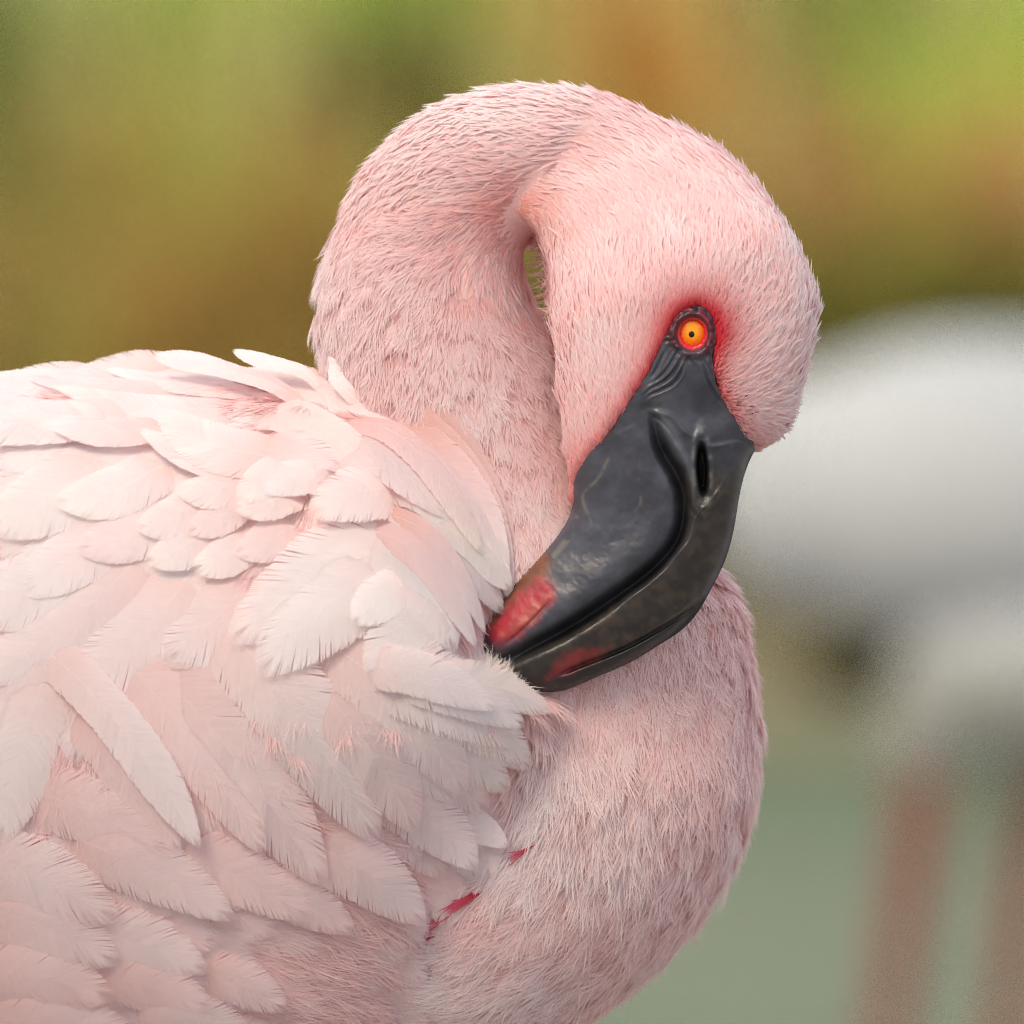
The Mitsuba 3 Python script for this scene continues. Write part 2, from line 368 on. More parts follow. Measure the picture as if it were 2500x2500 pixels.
# ------------------------------------------------------------------ bill, face skin and eye: a relief on the head's middle plane
ST2 = 2.0
rx, ry = np.arange(850, 1446, ST2), np.arange(556, 1330, ST2)
RX, RY = np.meshgrid(rx, ry)
def z1(*p): return [(850 + .32 * a, 502.3 + .32 * b) for a, b in p]
def z2(*p): return [(850 + .24 * a, 888.7 + .24 * b) for a, b in p]
def z3(*p): return [(1197.8 + .12 * a, 541 + .12 * b) for a, b in p]
def smooth_line(pts, n=200):
    p = np.array(pts, float)
    tck, _ = splprep(p.T, s=0, k=min(3, len(p) - 1))
    return np.stack(splev(np.linspace(0, 1, n), tck), -1)
def dline(pts, x=RX, y=RY, n=300, taper=0):
    q = smooth_line(pts, n)
    d, i = cKDTree(q).query(np.stack([x.ravel(), y.ravel()], -1))
    t = i / (n - 1)
    w = np.minimum(1, np.minimum(t, 1 - t) / taper) if taper else np.ones_like(t)
    return d.reshape(x.shape), w.reshape(x.shape), t.reshape(x.shape)

FACE_LEFT = z3((860, 315), (760, 400), (640, 480), (560, 600), (500, 740), (430, 850), (350, 1050), (270, 1200), (200, 1370), (100, 1500), (0, 1680)) + z1((1000, 880), (950, 970), (870, 1050), (800, 1130), (740, 1230), (715, 1330))
FACE_RIGHT = z3((960, 350), (1120, 430), (1190, 560), (1230, 750), (1220, 950), (1180, 1080), (1200, 1300), (1250, 1580), (1380, 1780)) + z1((1650, 880), (1700, 960), (1760, 1020), (1785, 1090))
BILL_LEFT = z2((940, 330), (880, 450), (700, 660), (500, 880), (300, 1150), (160, 1300), (110, 1460))
BILL_TIP = [(895, 1258), (940, 1283), (1000, 1301), (1056, 1302)]
BILL_RIGHT = z2((1100, 1630), (1400, 1500), (1650, 1350), (1800, 1250), (1932, 1110)) + [(1338, 1113)] + z1((1600, 1760), (1660, 1560), (1700, 1330), (1750, 1160))
GAPE = z1((1150, 850), (1185, 910), (1215, 1030), (1250, 1110), (1310, 1210), (1352, 1310), (1365, 1410), (1350, 1550)) + z2((1700, 640), (1550, 790), (1400, 905), (1200, 1045), (1000, 1175), (800, 1290), (600, 1395), (400, 1495)) + [(893, 1258)]
gape = smooth_line(GAPE, 400)
face_left, face_right = smooth_line(FACE_LEFT, 200), smooth_line(FACE_RIGHT, 200)
bill_left = smooth_line([FACE_LEFT[-1]] + BILL_LEFT + [(893, 1258)], 160)[1:]
bill_right = smooth_line([(893, 1258)] + BILL_TIP[1:] + BILL_RIGHT + [FACE_RIGHT[-1]], 240)[1:-1]
# where the gape line meets the feathers on the left
corner = np.array([1163.0, 792.0])
k_cor = np.argmin(np.linalg.norm(face_left - corner, axis=1))
fold = smooth_line([tuple(face_left[k_cor]), (1185, 778), (1205, 771), tuple(gape[0])], 30)
cere = smooth_line([tuple(gape[0]), (1240, 790), (1270, 812), (1310, 826), (1360, 836), tuple(face_right[-1])], 60)
poly_low = np.vstack([fold[:-1], gape, bill_left[::-1][1:], face_left[k_cor + 1:][::-1]])
poly_up = np.vstack([gape[::-1], cere[1:], bill_right[::-1]])
poly_face = np.vstack([face_left[:k_cor + 1], fold[1:-1], cere, face_right[::-1]])

EYE = np.array([1302.0, 634.0])
th = samp(half(uH), RX, RY, 1)
th = ndimage.gaussian_filter(th, 1.5)
d_out = rdist(np.vstack([bill_left, bill_right, face_right[::-1][:2], face_left[-3:]]), RX, RY)
H = th + 3.0
dg, wg, tg = dline(GAPE, n=500)
gw = 10 + 3 * np.clip(tg * 3, 0, 1)
H -= (46 * np.clip(tg * 8, 0.15, 1) * np.clip((1.0 - tg) * 4, .35, 1)) * np.exp(-(dg / gw) ** 2)
# swell of the lower mandible beside the gape, ridge along the upper mandible's lip
in_low = rdist(poly_low, RX, RY) > 0
H += np.where(in_low, 9 * np.exp(-((dg - 42) / 30) ** 2) * np.clip(tg * 4, 0, 1), 0)
LIP = z1((1215, 880), (1270, 950), (1330, 1070), (1385, 1180), (1405, 1330), (1392, 1480), (1350, 1640)) + z2((1600, 830), (1380, 990), (1180, 1120))
d, w, t = dline(LIP, taper=.15)
H += 9 * w * np.exp(-(d / 7) ** 2)
d, w, t = dline(z1((1640, 1180), (1590, 1300), (1500, 1410), (1430, 1490), (1400, 1600)) + z2((1750, 660), (1560, 880)), taper=.2)
H += 8 * w * np.exp(-(d / 6) ** 2)
d, w, t = dline(z1((1450, 1480), (1390, 1400), (1375, 1290), (1340, 1180)), taper=.2)
H -= 7 * w * np.exp(-(d / 5) ** 2)
d, w, t = dline(z2((1960, 980), (1800, 1130), (1600, 1255), (1400, 1365), (1100, 1488), (800, 1622)), taper=.12)
H -= 13 * w * np.exp(-(d / 4.5) ** 2)
d, w, t = dline(z2((800, 1000), (700, 1110), (560, 1250), (400, 1370)) , taper=.2)
H -= 4 * w * np.exp(-(d / 4) ** 2)
# ridge at the bill's root, dip of the lores, cheek fold
d, w, t = dline(z1((1480, 1060), (1570, 1065), (1650, 1050), (1730, 1065), (1770, 1100)), taper=.25)
H += 5 * w * np.exp(-(d / 5) ** 2)
H -= 16 * np.exp(-(((RX - 1330) / 48) ** 2 + ((RY - 775) / 36) ** 2))
d, w, t = dline(z1((1130, 830), (1200, 870), (1280, 890), (1370, 985), (1440, 1010)), taper=.2)
H += 6 * w * np.exp(-(d / 6) ** 2)
d, w, t = dline(z1((1150, 880), (1230, 920), (1290, 990), (1340, 1090)), taper=.2)
H -= 5 * w * np.exp(-(d / 4) ** 2)
for ln, dep in (((650, 1010), (560, 1200), (380, 1440), (250, 1550)), 3.2), (((750, 1080), (640, 1280), (480, 1470), (250, 1620), (90, 1790)), 4.2), (((740, 1200), (680, 1400), (560, 1560), (300, 1680), (110, 1840)), 4.0), \
        (((960, 1150), (1040, 1280), (1120, 1500), (1250, 1750), (1350, 1900)), 5.0), (((1000, 1120), (1100, 1290), (1190, 1480), (1280, 1700)), 3.0), (((480, 1000), (400, 1150), (330, 1300), (200, 1480)), 2.5), \
        (((600, 900), (480, 880), (420, 900)), 2.5), (((860, 1060), (900, 1150), (960, 1200)), 2.5), (((1100, 1050), (1150, 1140), (1180, 1280)), 3.0), (((520, 690), (560, 640), (610, 600)), 2.5):
    d, w, t = dline(z3(*ln), taper=.2)
    H -= dep * w * np.exp(-(d / 2.4) ** 2)
    H += .5 * dep * w * np.exp(-((d - 5.5) / 3) ** 2)
# eye socket and its wrinkled rim
er = np.hypot((RX - EYE[0]) / 1.0, (RY - EYE[1]) / 1.08)
ea = np.arctan2(RY - EYE[1], RX - EYE[0])
H += 7 * np.exp(-((er - 35) / 5.5) ** 2)
H -= 16 * ss(30, 22, er)
pq = np.stack([RX / 7, RY / 7, 0 * RX], -1)
H += (meshkit.noise(pq) - .5) * 9 * np.exp(-((er - 41) / 9) ** 2)
# nostril
nos = np.hypot((RX - 1321 - .04 * (RY - 886)) / 11.5, (RY - 886) / 50)
H -= 52 * ss(1.12, .62, nos)
H += 5 * np.exp(-((nos - 1.4) / .25) ** 2)
# fine relief: pits and scars
q = np.stack([RX / 40, RY / 40, 0 * RX], -1)
H += (meshkit.fbm(q, 3, 5) - .5) * 5 * ss(640, 760, RY)
H += (meshkit.fbm(q * 7, 3, 9) - .5) * .8
for a, b in (((980, 850), (1010, 890)), ((1060, 850), (1100, 920)), ((990, 910), (1040, 960)), ((940, 980), (980, 1010)), ((890, 1040), (900, 1080)), ((1190, 575), (1350, 530)), ((970, 660), (1050, 650)), ((1090, 800), (1110, 830))):
    d, w, t = dline(z2(a, b), n=60, taper=.3)
    H -= .35 * np.exp(-(d / 2.6) ** 2)
H = np.maximum(H, 2.0)
edge = rdist(np.vstack([bill_left, bill_right, cere[::-1], face_left[k_cor:][::-1][:0]] + [face_left[k_cor:]]), RX, RY)

# colours of horn and skin
GREY = np.array([0.054, 0.058, 0.077]); DARKH = np.array([0.030, 0.026, 0.026]); BROWNH = np.array([0.048, 0.035, 0.028]); BLACK = np.array([0.016, 0.015, 0.015])
fb = meshkit.fbm(np.stack([RX / 55, RY / 55, 0 * RX], -1), 5, 3)
fb2 = meshkit.fbm(np.stack([RX / 16, RY / 16, 0 * RX], -1), 4, 8)
C = lerp(GREY * 0.85, GREY * 1.15, ss(.35, .65, fb))
upm = ss(-8, 22, rdist(poly_up, RX, RY)) * ss(850, 930, RY)
C = C * (1 - upm[..., None]) + upm[..., None] * lerp(DARKH * .9, BROWNH, ss(.3, .7, fb2))
C = lerp(C, np.array([.10, .075, .05]) * np.ones_like(C), 0.45 * ss(.55, .85, fb2) * ss(25, 0, np.abs(d_out - 30)) * upm)
lipd, lw, lt = dline(LIP)
C = lerp(C, np.array([.13, .145, .165]) * np.ones_like(C), .65 * np.exp(-(lipd / 11) ** 2) * lw * (1 - lt))
C = lerp(C, BLACK * np.ones_like(C), ss(26, 6, dg) * np.clip(tg * 6, .3, 1) * .8)  # the lip's own black, plus the gap's shadow painted along the gape
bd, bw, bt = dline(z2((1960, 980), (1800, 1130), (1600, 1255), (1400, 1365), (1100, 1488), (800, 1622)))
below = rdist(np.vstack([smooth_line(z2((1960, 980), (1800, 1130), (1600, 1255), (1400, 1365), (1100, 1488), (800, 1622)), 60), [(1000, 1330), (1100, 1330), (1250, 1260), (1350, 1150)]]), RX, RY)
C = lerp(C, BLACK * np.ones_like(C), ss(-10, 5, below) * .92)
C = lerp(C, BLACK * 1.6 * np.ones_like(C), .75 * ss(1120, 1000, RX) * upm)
def patch(C, poly, col, feather, amt=1.0, streak=0):
    dd = rdist(np.array(poly), RX, RY)
    dd = dd + (meshkit.fbm(np.stack([(RX + RY) / 30, (RX - RY) / 6, 0 * RX], -1), 3, 4) - .5) * streak
    return lerp(C, np.asarray(col) * np.ones_like(C), amt * ss(-feather, feather, dd))
C = patch(C, z2((720, 600), (800, 720), (740, 860), (560, 980), (420, 1130), (330, 1260), (260, 1250), (300, 1130), (500, 860), (650, 690)), [.20, .07, .03], 13, .85, 14)
C = patch(C, z2((720, 840), (805, 900), (800, 1010), (690, 1130), (560, 1260), (400, 1370), (300, 1350), (290, 1270), (400, 1100), (560, 960)), [.40, .017, .032], 15, .95, 22)
C = patch(C, z2((760, 980), (720, 1070), (600, 1200), (420, 1320), (380, 1310), (520, 1190), (650, 1060)), [.30, .12, .03], 9, .28, 22)
C = patch(C, z2((880, 1450), (1000, 1385), (1240, 1385), (1110, 1480), (950, 1560), (750, 1625)), [.23, .022, .025], 13, .85, 18)
C = patch(C, z2((250, 1240), (330, 1330), (360, 1420), (150, 1520), (100, 1400), (180, 1280)), [.035, .012, .018], 6, .85, 10)
for ln, wd, am in ((z1((980, 1090), (900, 1190), (850, 1270), (780, 1340), (800, 1450), (825, 1540)), 2.6, .55), (z1((740, 1430), (720, 1540), (650, 1640), (590, 1720)), 3.0, .6), (z2((990, 270), (960, 480), (860, 620), (740, 740)), 3.2, .55),
                  (z1((1080, 1100), (1105, 1180), (1095, 1280)), 2.6, .35), (z1((1110, 1350), (1110, 1400), (1060, 1450)), 2.2, .5), (z1((1420, 1050), (1560, 1055), (1700, 1055)), 2.4, .3), (z2((850, 1010), (760, 1080), (560, 1260)), 2.2, .5)):
    d, w, t = dline(ln, taper=.1)
    C = lerp(C, np.array([.27, .24, .18]) * np.ones_like(C), am * .6 * np.exp(-(d / wd) ** 2) * ss(.42, .66, fb2 + .08) * w)
C = lerp(C, np.array([.22, .23, .23]) * np.ones_like(C), .5 * np.exp(-((nos - 1.45) / .3) ** 2) * ss(.4, .62, fb2))
C = lerp(C, BLACK * .6 * np.ones_like(C), ss(1.0, .7, nos))
# the dark red wrinkled rim of the eye
C = lerp(C, np.array([.035, .022, .032]) * np.ones_like(C), ss(60, 46, er) * ss(.3, .0, np.clip((RY - 660) / 30, 0, 1)))
rimred = np.exp(-((er - 37) / 7) ** 2) * (.35 + .65 * ss(-.2, .8, np.cos(ea + 1.0)))
C = lerp(C, np.array([.24, .012, .03]) * np.ones_like(C), .85 * rimred * ss(.35, .6, meshkit.noise(pq)))
C = np.clip(C * (0.9 + .22 * (fb2[..., None] - .5) * 2), 0.004, 1)

HY, HX = np.gradient(H, ST2)
def r2(A, x, y): return ndimage.map_coordinates(A, [(y - ry[0]) / ST2, (x - rx[0]) / ST2], order=1, mode='nearest')

def relief(key, poly, bsdf, step=2.4):
    pg = Polygon(poly).buffer(0)
    if pg.geom_type != 'Polygon': pg = max(pg.geoms, key=lambda g: g.area)
    b = np.asarray(pg.exterior.segmentize(step * 1.2).coords)[:-1]
    x0, y0, x1, y1 = pg.bounds
    xx, yy = np.meshgrid(np.arange(x0, x1, step), np.arange(y0, y1, step))
    xx[1::2] += step / 2
    inner = pg.buffer(-step * .6)
    pts = shapely.points(xx.ravel(), yy.ravel()); shapely.prepare(inner)
    i = shapely.contains(inner, pts)
    p = np.vstack([b, np.stack([xx.ravel()[i], yy.ravel()[i]], -1)])
    f = Delaunay(p).simplices
    cen = p[f].mean(1); shapely.prepare(pg)
    f = f[shapely.contains(pg, shapely.points(cen[:, 0], cen[:, 1]))]
    a = np.cross(p[f[:, 1]] - p[f[:, 0]], p[f[:, 2]] - p[f[:, 0]])
    f[a > 0] = f[a > 0][:, ::-1]
    f = f[np.abs(a) > 1e-6]
    h = r2(H, p[:, 0], p[:, 1]); c = r2(C[..., 0], *p.T), r2(C[..., 1], *p.T), r2(C[..., 2], *p.T)
    c = np.stack(c, -1)
    hx, hy = r2(HX, *p.T), r2(HY, *p.T)
    # outline on the bill's own silhouette closes on the middle plane
    ho = h.copy()
    nb = len(b)
    dd = np.minimum(cKDTree(np.vstack([bill_left, bill_right])).query(p)[0], 99)
    ho[:nb] = np.where(dd[:nb] < 2.0, 0, h[:nb])
    v = np.vstack([np.column_stack([p, SAG - ho]), np.column_stack([p, SAG + ho])])
    n = np.vstack([np.column_stack([-hx, -hy, -np.ones(len(p))]), np.column_stack([-hx, -hy, np.ones(len(p))])])
    n = unit(n)
    nw = np.stack([n[:, 0], n[:, 2], -n[:, 1]], -1)
    F = np.vstack([f, f[:, ::-1] + len(p)])
    add(key, (W3(v), F), bsdf, color=np.vstack([c, c]), normals=nw)

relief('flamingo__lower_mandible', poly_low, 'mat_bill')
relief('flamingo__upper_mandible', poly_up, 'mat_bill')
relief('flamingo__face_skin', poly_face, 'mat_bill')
labels['flamingo__lower_mandible'] = {'label': 'slate grey lower half of the bill with a red patch near the tip'}
labels['flamingo__upper_mandible'] = {'label': 'brownish black upper half of the bill with a slit nostril'}
labels['flamingo__face_skin'] = {'label': 'bare wrinkled slate skin between eye and bill'}

def dome(key, ex, ey, rad, rise, base, sgn, colf, bsdf, rings=20, segs=48):
    r = np.linspace(0, 1, rings)[:, None] * np.ones(segs); a = np.linspace(0, 2 * np.pi, segs, endpoint=False)[None] * np.ones((rings, 1))
    x, y = ex + rad * r * np.cos(a), ey + rad * 1.1 * r * np.sin(a)
    d = SAG + sgn * (base + rise * np.sqrt(np.maximum(1 - (r * .93) ** 2, 0)))
    v = np.stack([x, y, d], -1).reshape(-1, 3)
    i = (np.arange(rings - 1)[:, None] * segs + np.arange(segs)).ravel(); j = (np.arange(rings - 1)[:, None] * segs + (np.arange(segs) + 1) % segs).ravel()
    f = np.stack([i, j, j + segs, i + segs], -1)
    if sgn > 0: f = f[:, ::-1]
    add(key, (W3(v), f), bsdf, True, color=colf(r.ravel(), a.ravel()))

def ring(key, ex, ey, r0, tube, base, sgn, bsdf):
    a = np.linspace(0, 2 * np.pi, 72, endpoint=False)[:, None] * np.ones(14); b = np.linspace(0, 2 * np.pi, 14, endpoint=False)[None] * np.ones((72, 1))
    rr = r0 + tube * np.cos(b) * (1 + .25 * np.sin(a - .3))
    wob = 1 + .02 * np.sin(9 * a) + .015 * np.sin(17 * a + 1)
    v = np.stack([ex + rr * wob * np.cos(a), ey + 1.1 * rr * wob * np.sin(a), SAG + sgn * (base + tube * .9 * np.sin(b))], -1).reshape(-1, 3)
    i = np.arange(72)[:, None] * 14 + np.arange(14); i2 = (np.roll(np.arange(72), -1))[:, None] * 14 + np.arange(14)
    f = np.stack([i, i2, np.roll(i2, -1, 1), np.roll(i, -1, 1)], -1).reshape(-1, 4)
    if sgn < 0: f = f[:, ::-1]
    c = lerp([.60, .012, .03], [.40, .008, .03], np.clip(.5 + .5 * np.cos(b.ravel()) + .25 * np.cos(a.ravel() + .7), 0, 1))
    add(key, (W3(v), f), bsdf, True, color=c)

hb = float(r2(H, np.array([EYE[0]]), np.array([EYE[1]]))[0])
for k, sgn in enumerate((-1, 1)):
    e = 'flamingo__eye' + ('' if k == 0 else '_001')
    dome(e + '__iris', EYE[0], EYE[1], 25.5, 12, hb + 1, sgn, lambda r, a: np.where((r < .93)[:, None], lerp([.92, .33, .008], [.80, .11, .001], ss(.2, .95, r + .14 * np.sin(a))), [.42, .03, .01]) * (0.93 + .14 * meshkit.noise(np.stack([6 * np.cos(a), 6 * np.sin(a), r * 3], -1))[:, None]), 'mat_eye')
    dome(e + '__pupil', EYE[0] - 1.5, EYE[1] + 1, 5.4, 1.5, hb + 12.6, sgn, lambda r, a: np.tile([.008, .004, .004], (len(r), 1)), 'mat_eye', 8, 24)
    ring(e + '__eyelid', EYE[0], EYE[1], 27.5, 5.5, hb + 10, sgn, 'mat_bill')
    labels[e + '__iris'] = {'label': 'bright orange iris with yellow centre'}

# ------------------------------------------------------------------ small feathers
def flow_fn(ctrl):
    c = np.array(ctrl, float)
    t = cKDTree(c[:, :2])
    dv = unit(c[:, 2:4])
    def f(x, y):
        d, i = t.query(np.stack([x, y], -1), k=min(5, len(c)))
        w = 1 / (d + 15) ** 2.2
        return unit((dv[i] * w[..., None]).sum(1))
    return f
FLOW_N = flow_fn([(1100, 200, -1, -.1), (1000, 180, -1, .05), (1000, 300, -1, -.08), (950, 400, -1, -.1), (850, 250, -1, .3), (850, 180, -.95, .35), (750, 330, -.9, .5), (760, 250, -.8, .6), (650, 430, -.45, .9), (800, 430, -.8, .5), (920, 460, -.5, .8), (960, 500, .2, 1),
                  (620, 560, -.12, 1), (620, 720, .1, 1), (720, 600, -.3, 1), (800, 560, -.3, 1), (880, 600, .15, 1), (950, 620, .5, .8), (1000, 720, .5, .8), (900, 780, .12, 1), (700, 800, 0, 1), (850, 950, .15, 1), (1000, 900, .35, 1), (1000, 1050, .3, 1), (780, 720, 0, 1),
                  (1380, 1150, .35, 1), (1420, 1350, .05, 1), (1400, 1600, -.25, 1), (1250, 1250, .4, .8), (1150, 1330, .1, 1), (1150, 1450, 0, 1), (1000, 1350, -.1, 1), (1200, 1600, -.15, 1), (1300, 1750, -.5, 1), (1000, 1600, -.5, .7), (1100, 1800, -.9, .5), (900, 1750, -1, .35),
                  (1200, 1900, -.8, .6), (800, 1900, -1, .3), (500, 2000, -1, .1)])
FLOW_H = flow_fn([(1090, 880, -.25, -1), (1070, 700, -.22, -1), (1150, 750, -.25, -1), (1200, 600, -.15, -1), (1050, 560, -.4, -1), (1100, 430, -.5, -.85), (1000, 380, -1, -.25), (1050, 250, -1, -.2), (1150, 300, -.75, -.7), (1200, 200, -.9, -.45), (1300, 300, -.4, -1), (1300, 450, -.12, -1),
                  (1300, 560, 0, -1), (1400, 300, -.45, -1), (1480, 420, -.2, -1), (1420, 500, .12, -1), (1400, 620, .45, -.8), (1540, 570, .05, -1), (1480, 700, .55, -.65), (1400, 740, .8, -.5), (1520, 720, .35, -.8), (1430, 800, .85, .15), (1470, 830, .6, .5), (1425, 845, .6, .7), (940, 200, -1, .1), (900, 300, -1, .1)])
FLOW_B = flow_fn([(-600, 900, -1, 0), (100, 750, -1, .0), (500, 760, -1, .1), (700, 830, .7, .6), (300, 950, -.9, .45), (100, 1100, -.7, .7), (400, 1100, -.75, .6), (650, 1050, -.3, .8), (850, 1050, .5, .85), (860, 1220, .4, .9), (300, 1400, .45, .85), (600, 1400, .6, .8), (50, 1450, -.35, .95),
                  (100, 1700, .95, .3), (500, 1750, .95, .25), (850, 1600, .5, .8), (300, 1900, .9, -.1), (900, 1450, .2, 1), (700, 1900, .4, .4), (-600, 1500, -1, .3)])

face_poly = Polygon(np.vstack([face_left, bill_left, bill_right, face_right[::-1]])).buffer(0)
shapely.prepare(face_poly)
face_edge = cKDTree(np.vstack([face_left, face_right]))
tri_area = bm.area_faces
tri_reg = reg[bm.faces[:, 0]]

def sample(region, spacing, seed, accept=None, jitter=0):
    """points spread evenly over a region of the body's surface, in bird units, with normals"""
    r = np.random.default_rng(seed)
    fi = np.nonzero(tri_reg == region)[0]
    cen = BPX[bm.faces[fi]].mean(1)
    if accept is not None:
        fi = fi[accept(cen)]
    A = tri_area[fi] / S / S
    n = int(A.sum() / spacing ** 2 * 2.2)
    pick = r.choice(fi, n, p=A / A.sum())
    b = r.dirichlet([1, 1, 1], n)
    P = (BPX[bm.faces[pick]] * b[..., None]).sum(1); N = unit((BN[bm.faces[pick]] * b[..., None]).sum(1))
    t = cKDTree(P); keep = np.ones(n, bool)
    for i, j in t.query_pairs(spacing * .62, output_type='ndarray'):
        if keep[i] and keep[j]: keep[j] = False
    return P[keep], N[keep]

def tangent(P, N, flow):
    f = flow(P[:, 0], P[:, 1])
    D = np.column_stack([f, np.zeros(len(f))])
    D = D - N * (D * N).sum(1, keepdims=True)
    return unit(D)

def blades(P, N, D, L, Wd, rise, droop, cb, ct, roll=0.35, seed=0, bend=0.0, soft=0.72):
    """pointed narrow feather blades of 4 rungs: vertices, faces, colours, normals"""
    r = np.random.default_rng(seed)
    n = len(P)
    L = np.broadcast_to(L, n)[:, None]; Wd = np.broadcast_to(Wd, n)[:, None]
    rise = np.broadcast_to(rise, n)[:, None]; droop = np.broadcast_to(droop, n)[:, None]
    side = unit(np.cross(D, N) + N * r.normal(size=(n, 1)) * roll)
    bend = (r.normal(size=(n, 1)) * bend)
    flat = np.cross(side, D); flat = flat * np.sign((flat * N).sum(1, keepdims=True) + 1e-9)
    nr = unit(flat * (1 - soft) + N * soft)
    V, C, M = [], [], []
    for t, w in ((0, .55), (.33, 1.0), (.68, .78), (1.0, .0)):
        p = P + D * L * t + N * (rise * L * t - droop * L * t * t) + side * bend * L * t * t
        c = lerp(cb, ct, np.full(n, t ** .8))
        if w > 0:
            V += [p - side * Wd * w / 2, p + side * Wd * w / 2]; C += [c, c]; M += [unit(nr - side * .25), unit(nr + side * .25)]
        else:
            V.append(p); C.append(c); M.append(unit(nr + D * .25))
    V, C, M = np.stack(V, 1), np.stack(C, 1), np.stack(M, 1)
    tri = np.array([[0, 1, 3], [0, 3, 2], [2, 3, 5], [2, 5, 4], [4, 5, 6]])
    F = (np.arange(n)[:, None, None] * 7 + tri).reshape(-1, 3)
    return V.reshape(-1, 3), F, C.reshape(-1, 3), M.reshape(-1, 3)

def join(parts):
    o, F = 0, []
    for p in parts:
        F.append(p[1] + o); o += len(p[0])
    return (np.vstack([p[0] for p in parts]), np.vstack(F), np.vstack([p[2] for p in parts])) + ((np.vstack([p[3] for p in parts]),) if len(parts[0]) > 3 else ())

def world_n(n): return np.stack([n[:, 0], n[:, 2], -n[:, 1]], -1)

def rotated(D, N, a):
    a = np.asarray(a)[:, None]
    return D * np.cos(a) + np.cross(N, D) * np.sin(a)

# head: short pointed feathers
P, N = sample(1, 6.3, 1)
Pn, Nn_ = sample(1, 4.4, 6, lambda c: (face_edge.query(c[:, :2])[0] < 75) & (c[:, 2] < -100))
k = face_edge.query(Pn[:, :2])[0] < 48
P, N = np.vstack([P, Pn[k]]), np.vstack([N, Nn_[k]])
inside = shapely.contains(face_poly.buffer(-5), shapely.points(P[:, 0], P[:, 1]))
P, N = P[~inside], N[~inside]
D = tangent(P, N, FLOW_H)
r = np.random.default_rng(2)
D = rotated(D, N, r.normal(size=len(P)) * .16)
fe = face_edge.query(P[:, :2])[0]
eye_d = np.hypot(P[:, 0] - 1312, P[:, 1] - 625)
def red_at(p):
    ed, f = np.hypot(p[:, 0] - 1310, p[:, 1] - 625), face_edge.query(p[:, :2])[0]
    a = np.exp(-(np.maximum(ed - 46, 0) / 31) ** 2) * (f < 80)
    a = np.maximum(a, np.exp(-(f / 22) ** 2) * ss(840, 690, p[:, 1]) * .9)
    ch = np.exp(-(f / 30) ** 2) * ss(1215, 1090, p[:, 0]) * ss(720, 860, p[:, 1])
    h = np.clip(np.exp(-(f / 45) ** 2) * .5 + ch * .5 + .32 * np.exp(-(np.maximum(ed - 55, 0) / 48) ** 2), 0, .9)
    return a, h
redness, halo = red_at(P)
sr, sh_ = red_at(BPX)
on_head = (reg == 1)[:, None]
bc = np.where(on_head, lerp(lerp([0.80, 0.50, 0.48], [.80, .26, .25], sh_), RED, sr), [0.80, 0.50, 0.48])
add('flamingo__body', bm, 'mat_skin', True, color=bc)
red_t, halo_t = red_at(P + D * 26)
nz = meshkit.fbm(np.column_stack([P[:, :2] / 60, P[:, 2] / 60]), 3, 2)
rnd = r.random(len(P))
base = lerp(PINK, (PINK + PALE) / 2, nz); tip = lerp(PALE, WHITE, np.clip((nz - .45) * 1.6 + rnd * .35 + .5 * ss(1350, 1520, P[:, 0]), 0, 1))
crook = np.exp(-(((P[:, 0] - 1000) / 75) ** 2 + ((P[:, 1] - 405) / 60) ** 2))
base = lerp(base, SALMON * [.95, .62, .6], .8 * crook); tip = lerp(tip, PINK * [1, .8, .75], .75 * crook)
hot = np.array([.80, .26, .25])
base, tip = lerp(base, hot, halo), lerp(tip, hot * [1.02, 1.4, 1.4], halo_t * .85)
base, tip = lerp(base, RED, redness), lerp(tip, RED * [1.1, 2.0, 1.8], red_t * .95)
short = np.clip(fe / 55, .42, 1)
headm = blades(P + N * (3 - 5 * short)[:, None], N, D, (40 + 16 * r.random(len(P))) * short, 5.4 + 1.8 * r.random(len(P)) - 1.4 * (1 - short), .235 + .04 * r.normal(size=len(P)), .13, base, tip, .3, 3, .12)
# the few dark bristles at the bill's root
P2, N2 = P[(np.hypot(P[:, 0] - 1385, P[:, 1] - 775) < 26)], N[(np.hypot(P[:, 0] - 1385, P[:, 1] - 775) < 26)]
if len(P2):
    D2 = tangent(P2, N2, FLOW_H)
    dk = np.tile([.18, .02, .05], (len(P2), 1))
    sel = np.random.default_rng(4).random(len(P2)) < .12
    headm = join([headm, blades(P2[sel], N2[sel], D2[sel], 22, 3, .35, .1, dk[sel], dk[sel] * 1.8, .3, 5)])
add('flamingo__head_plumage', (W3(headm[0]), headm[1]), 'mat_feather', color=np.clip(headm[2], 0, .93), normals=world_n(headm[3]))
labels['flamingo__head_plumage'] = {'kind': 'stuff', 'label': 'short pointed pale pink head feathers, deep red around the eye'}

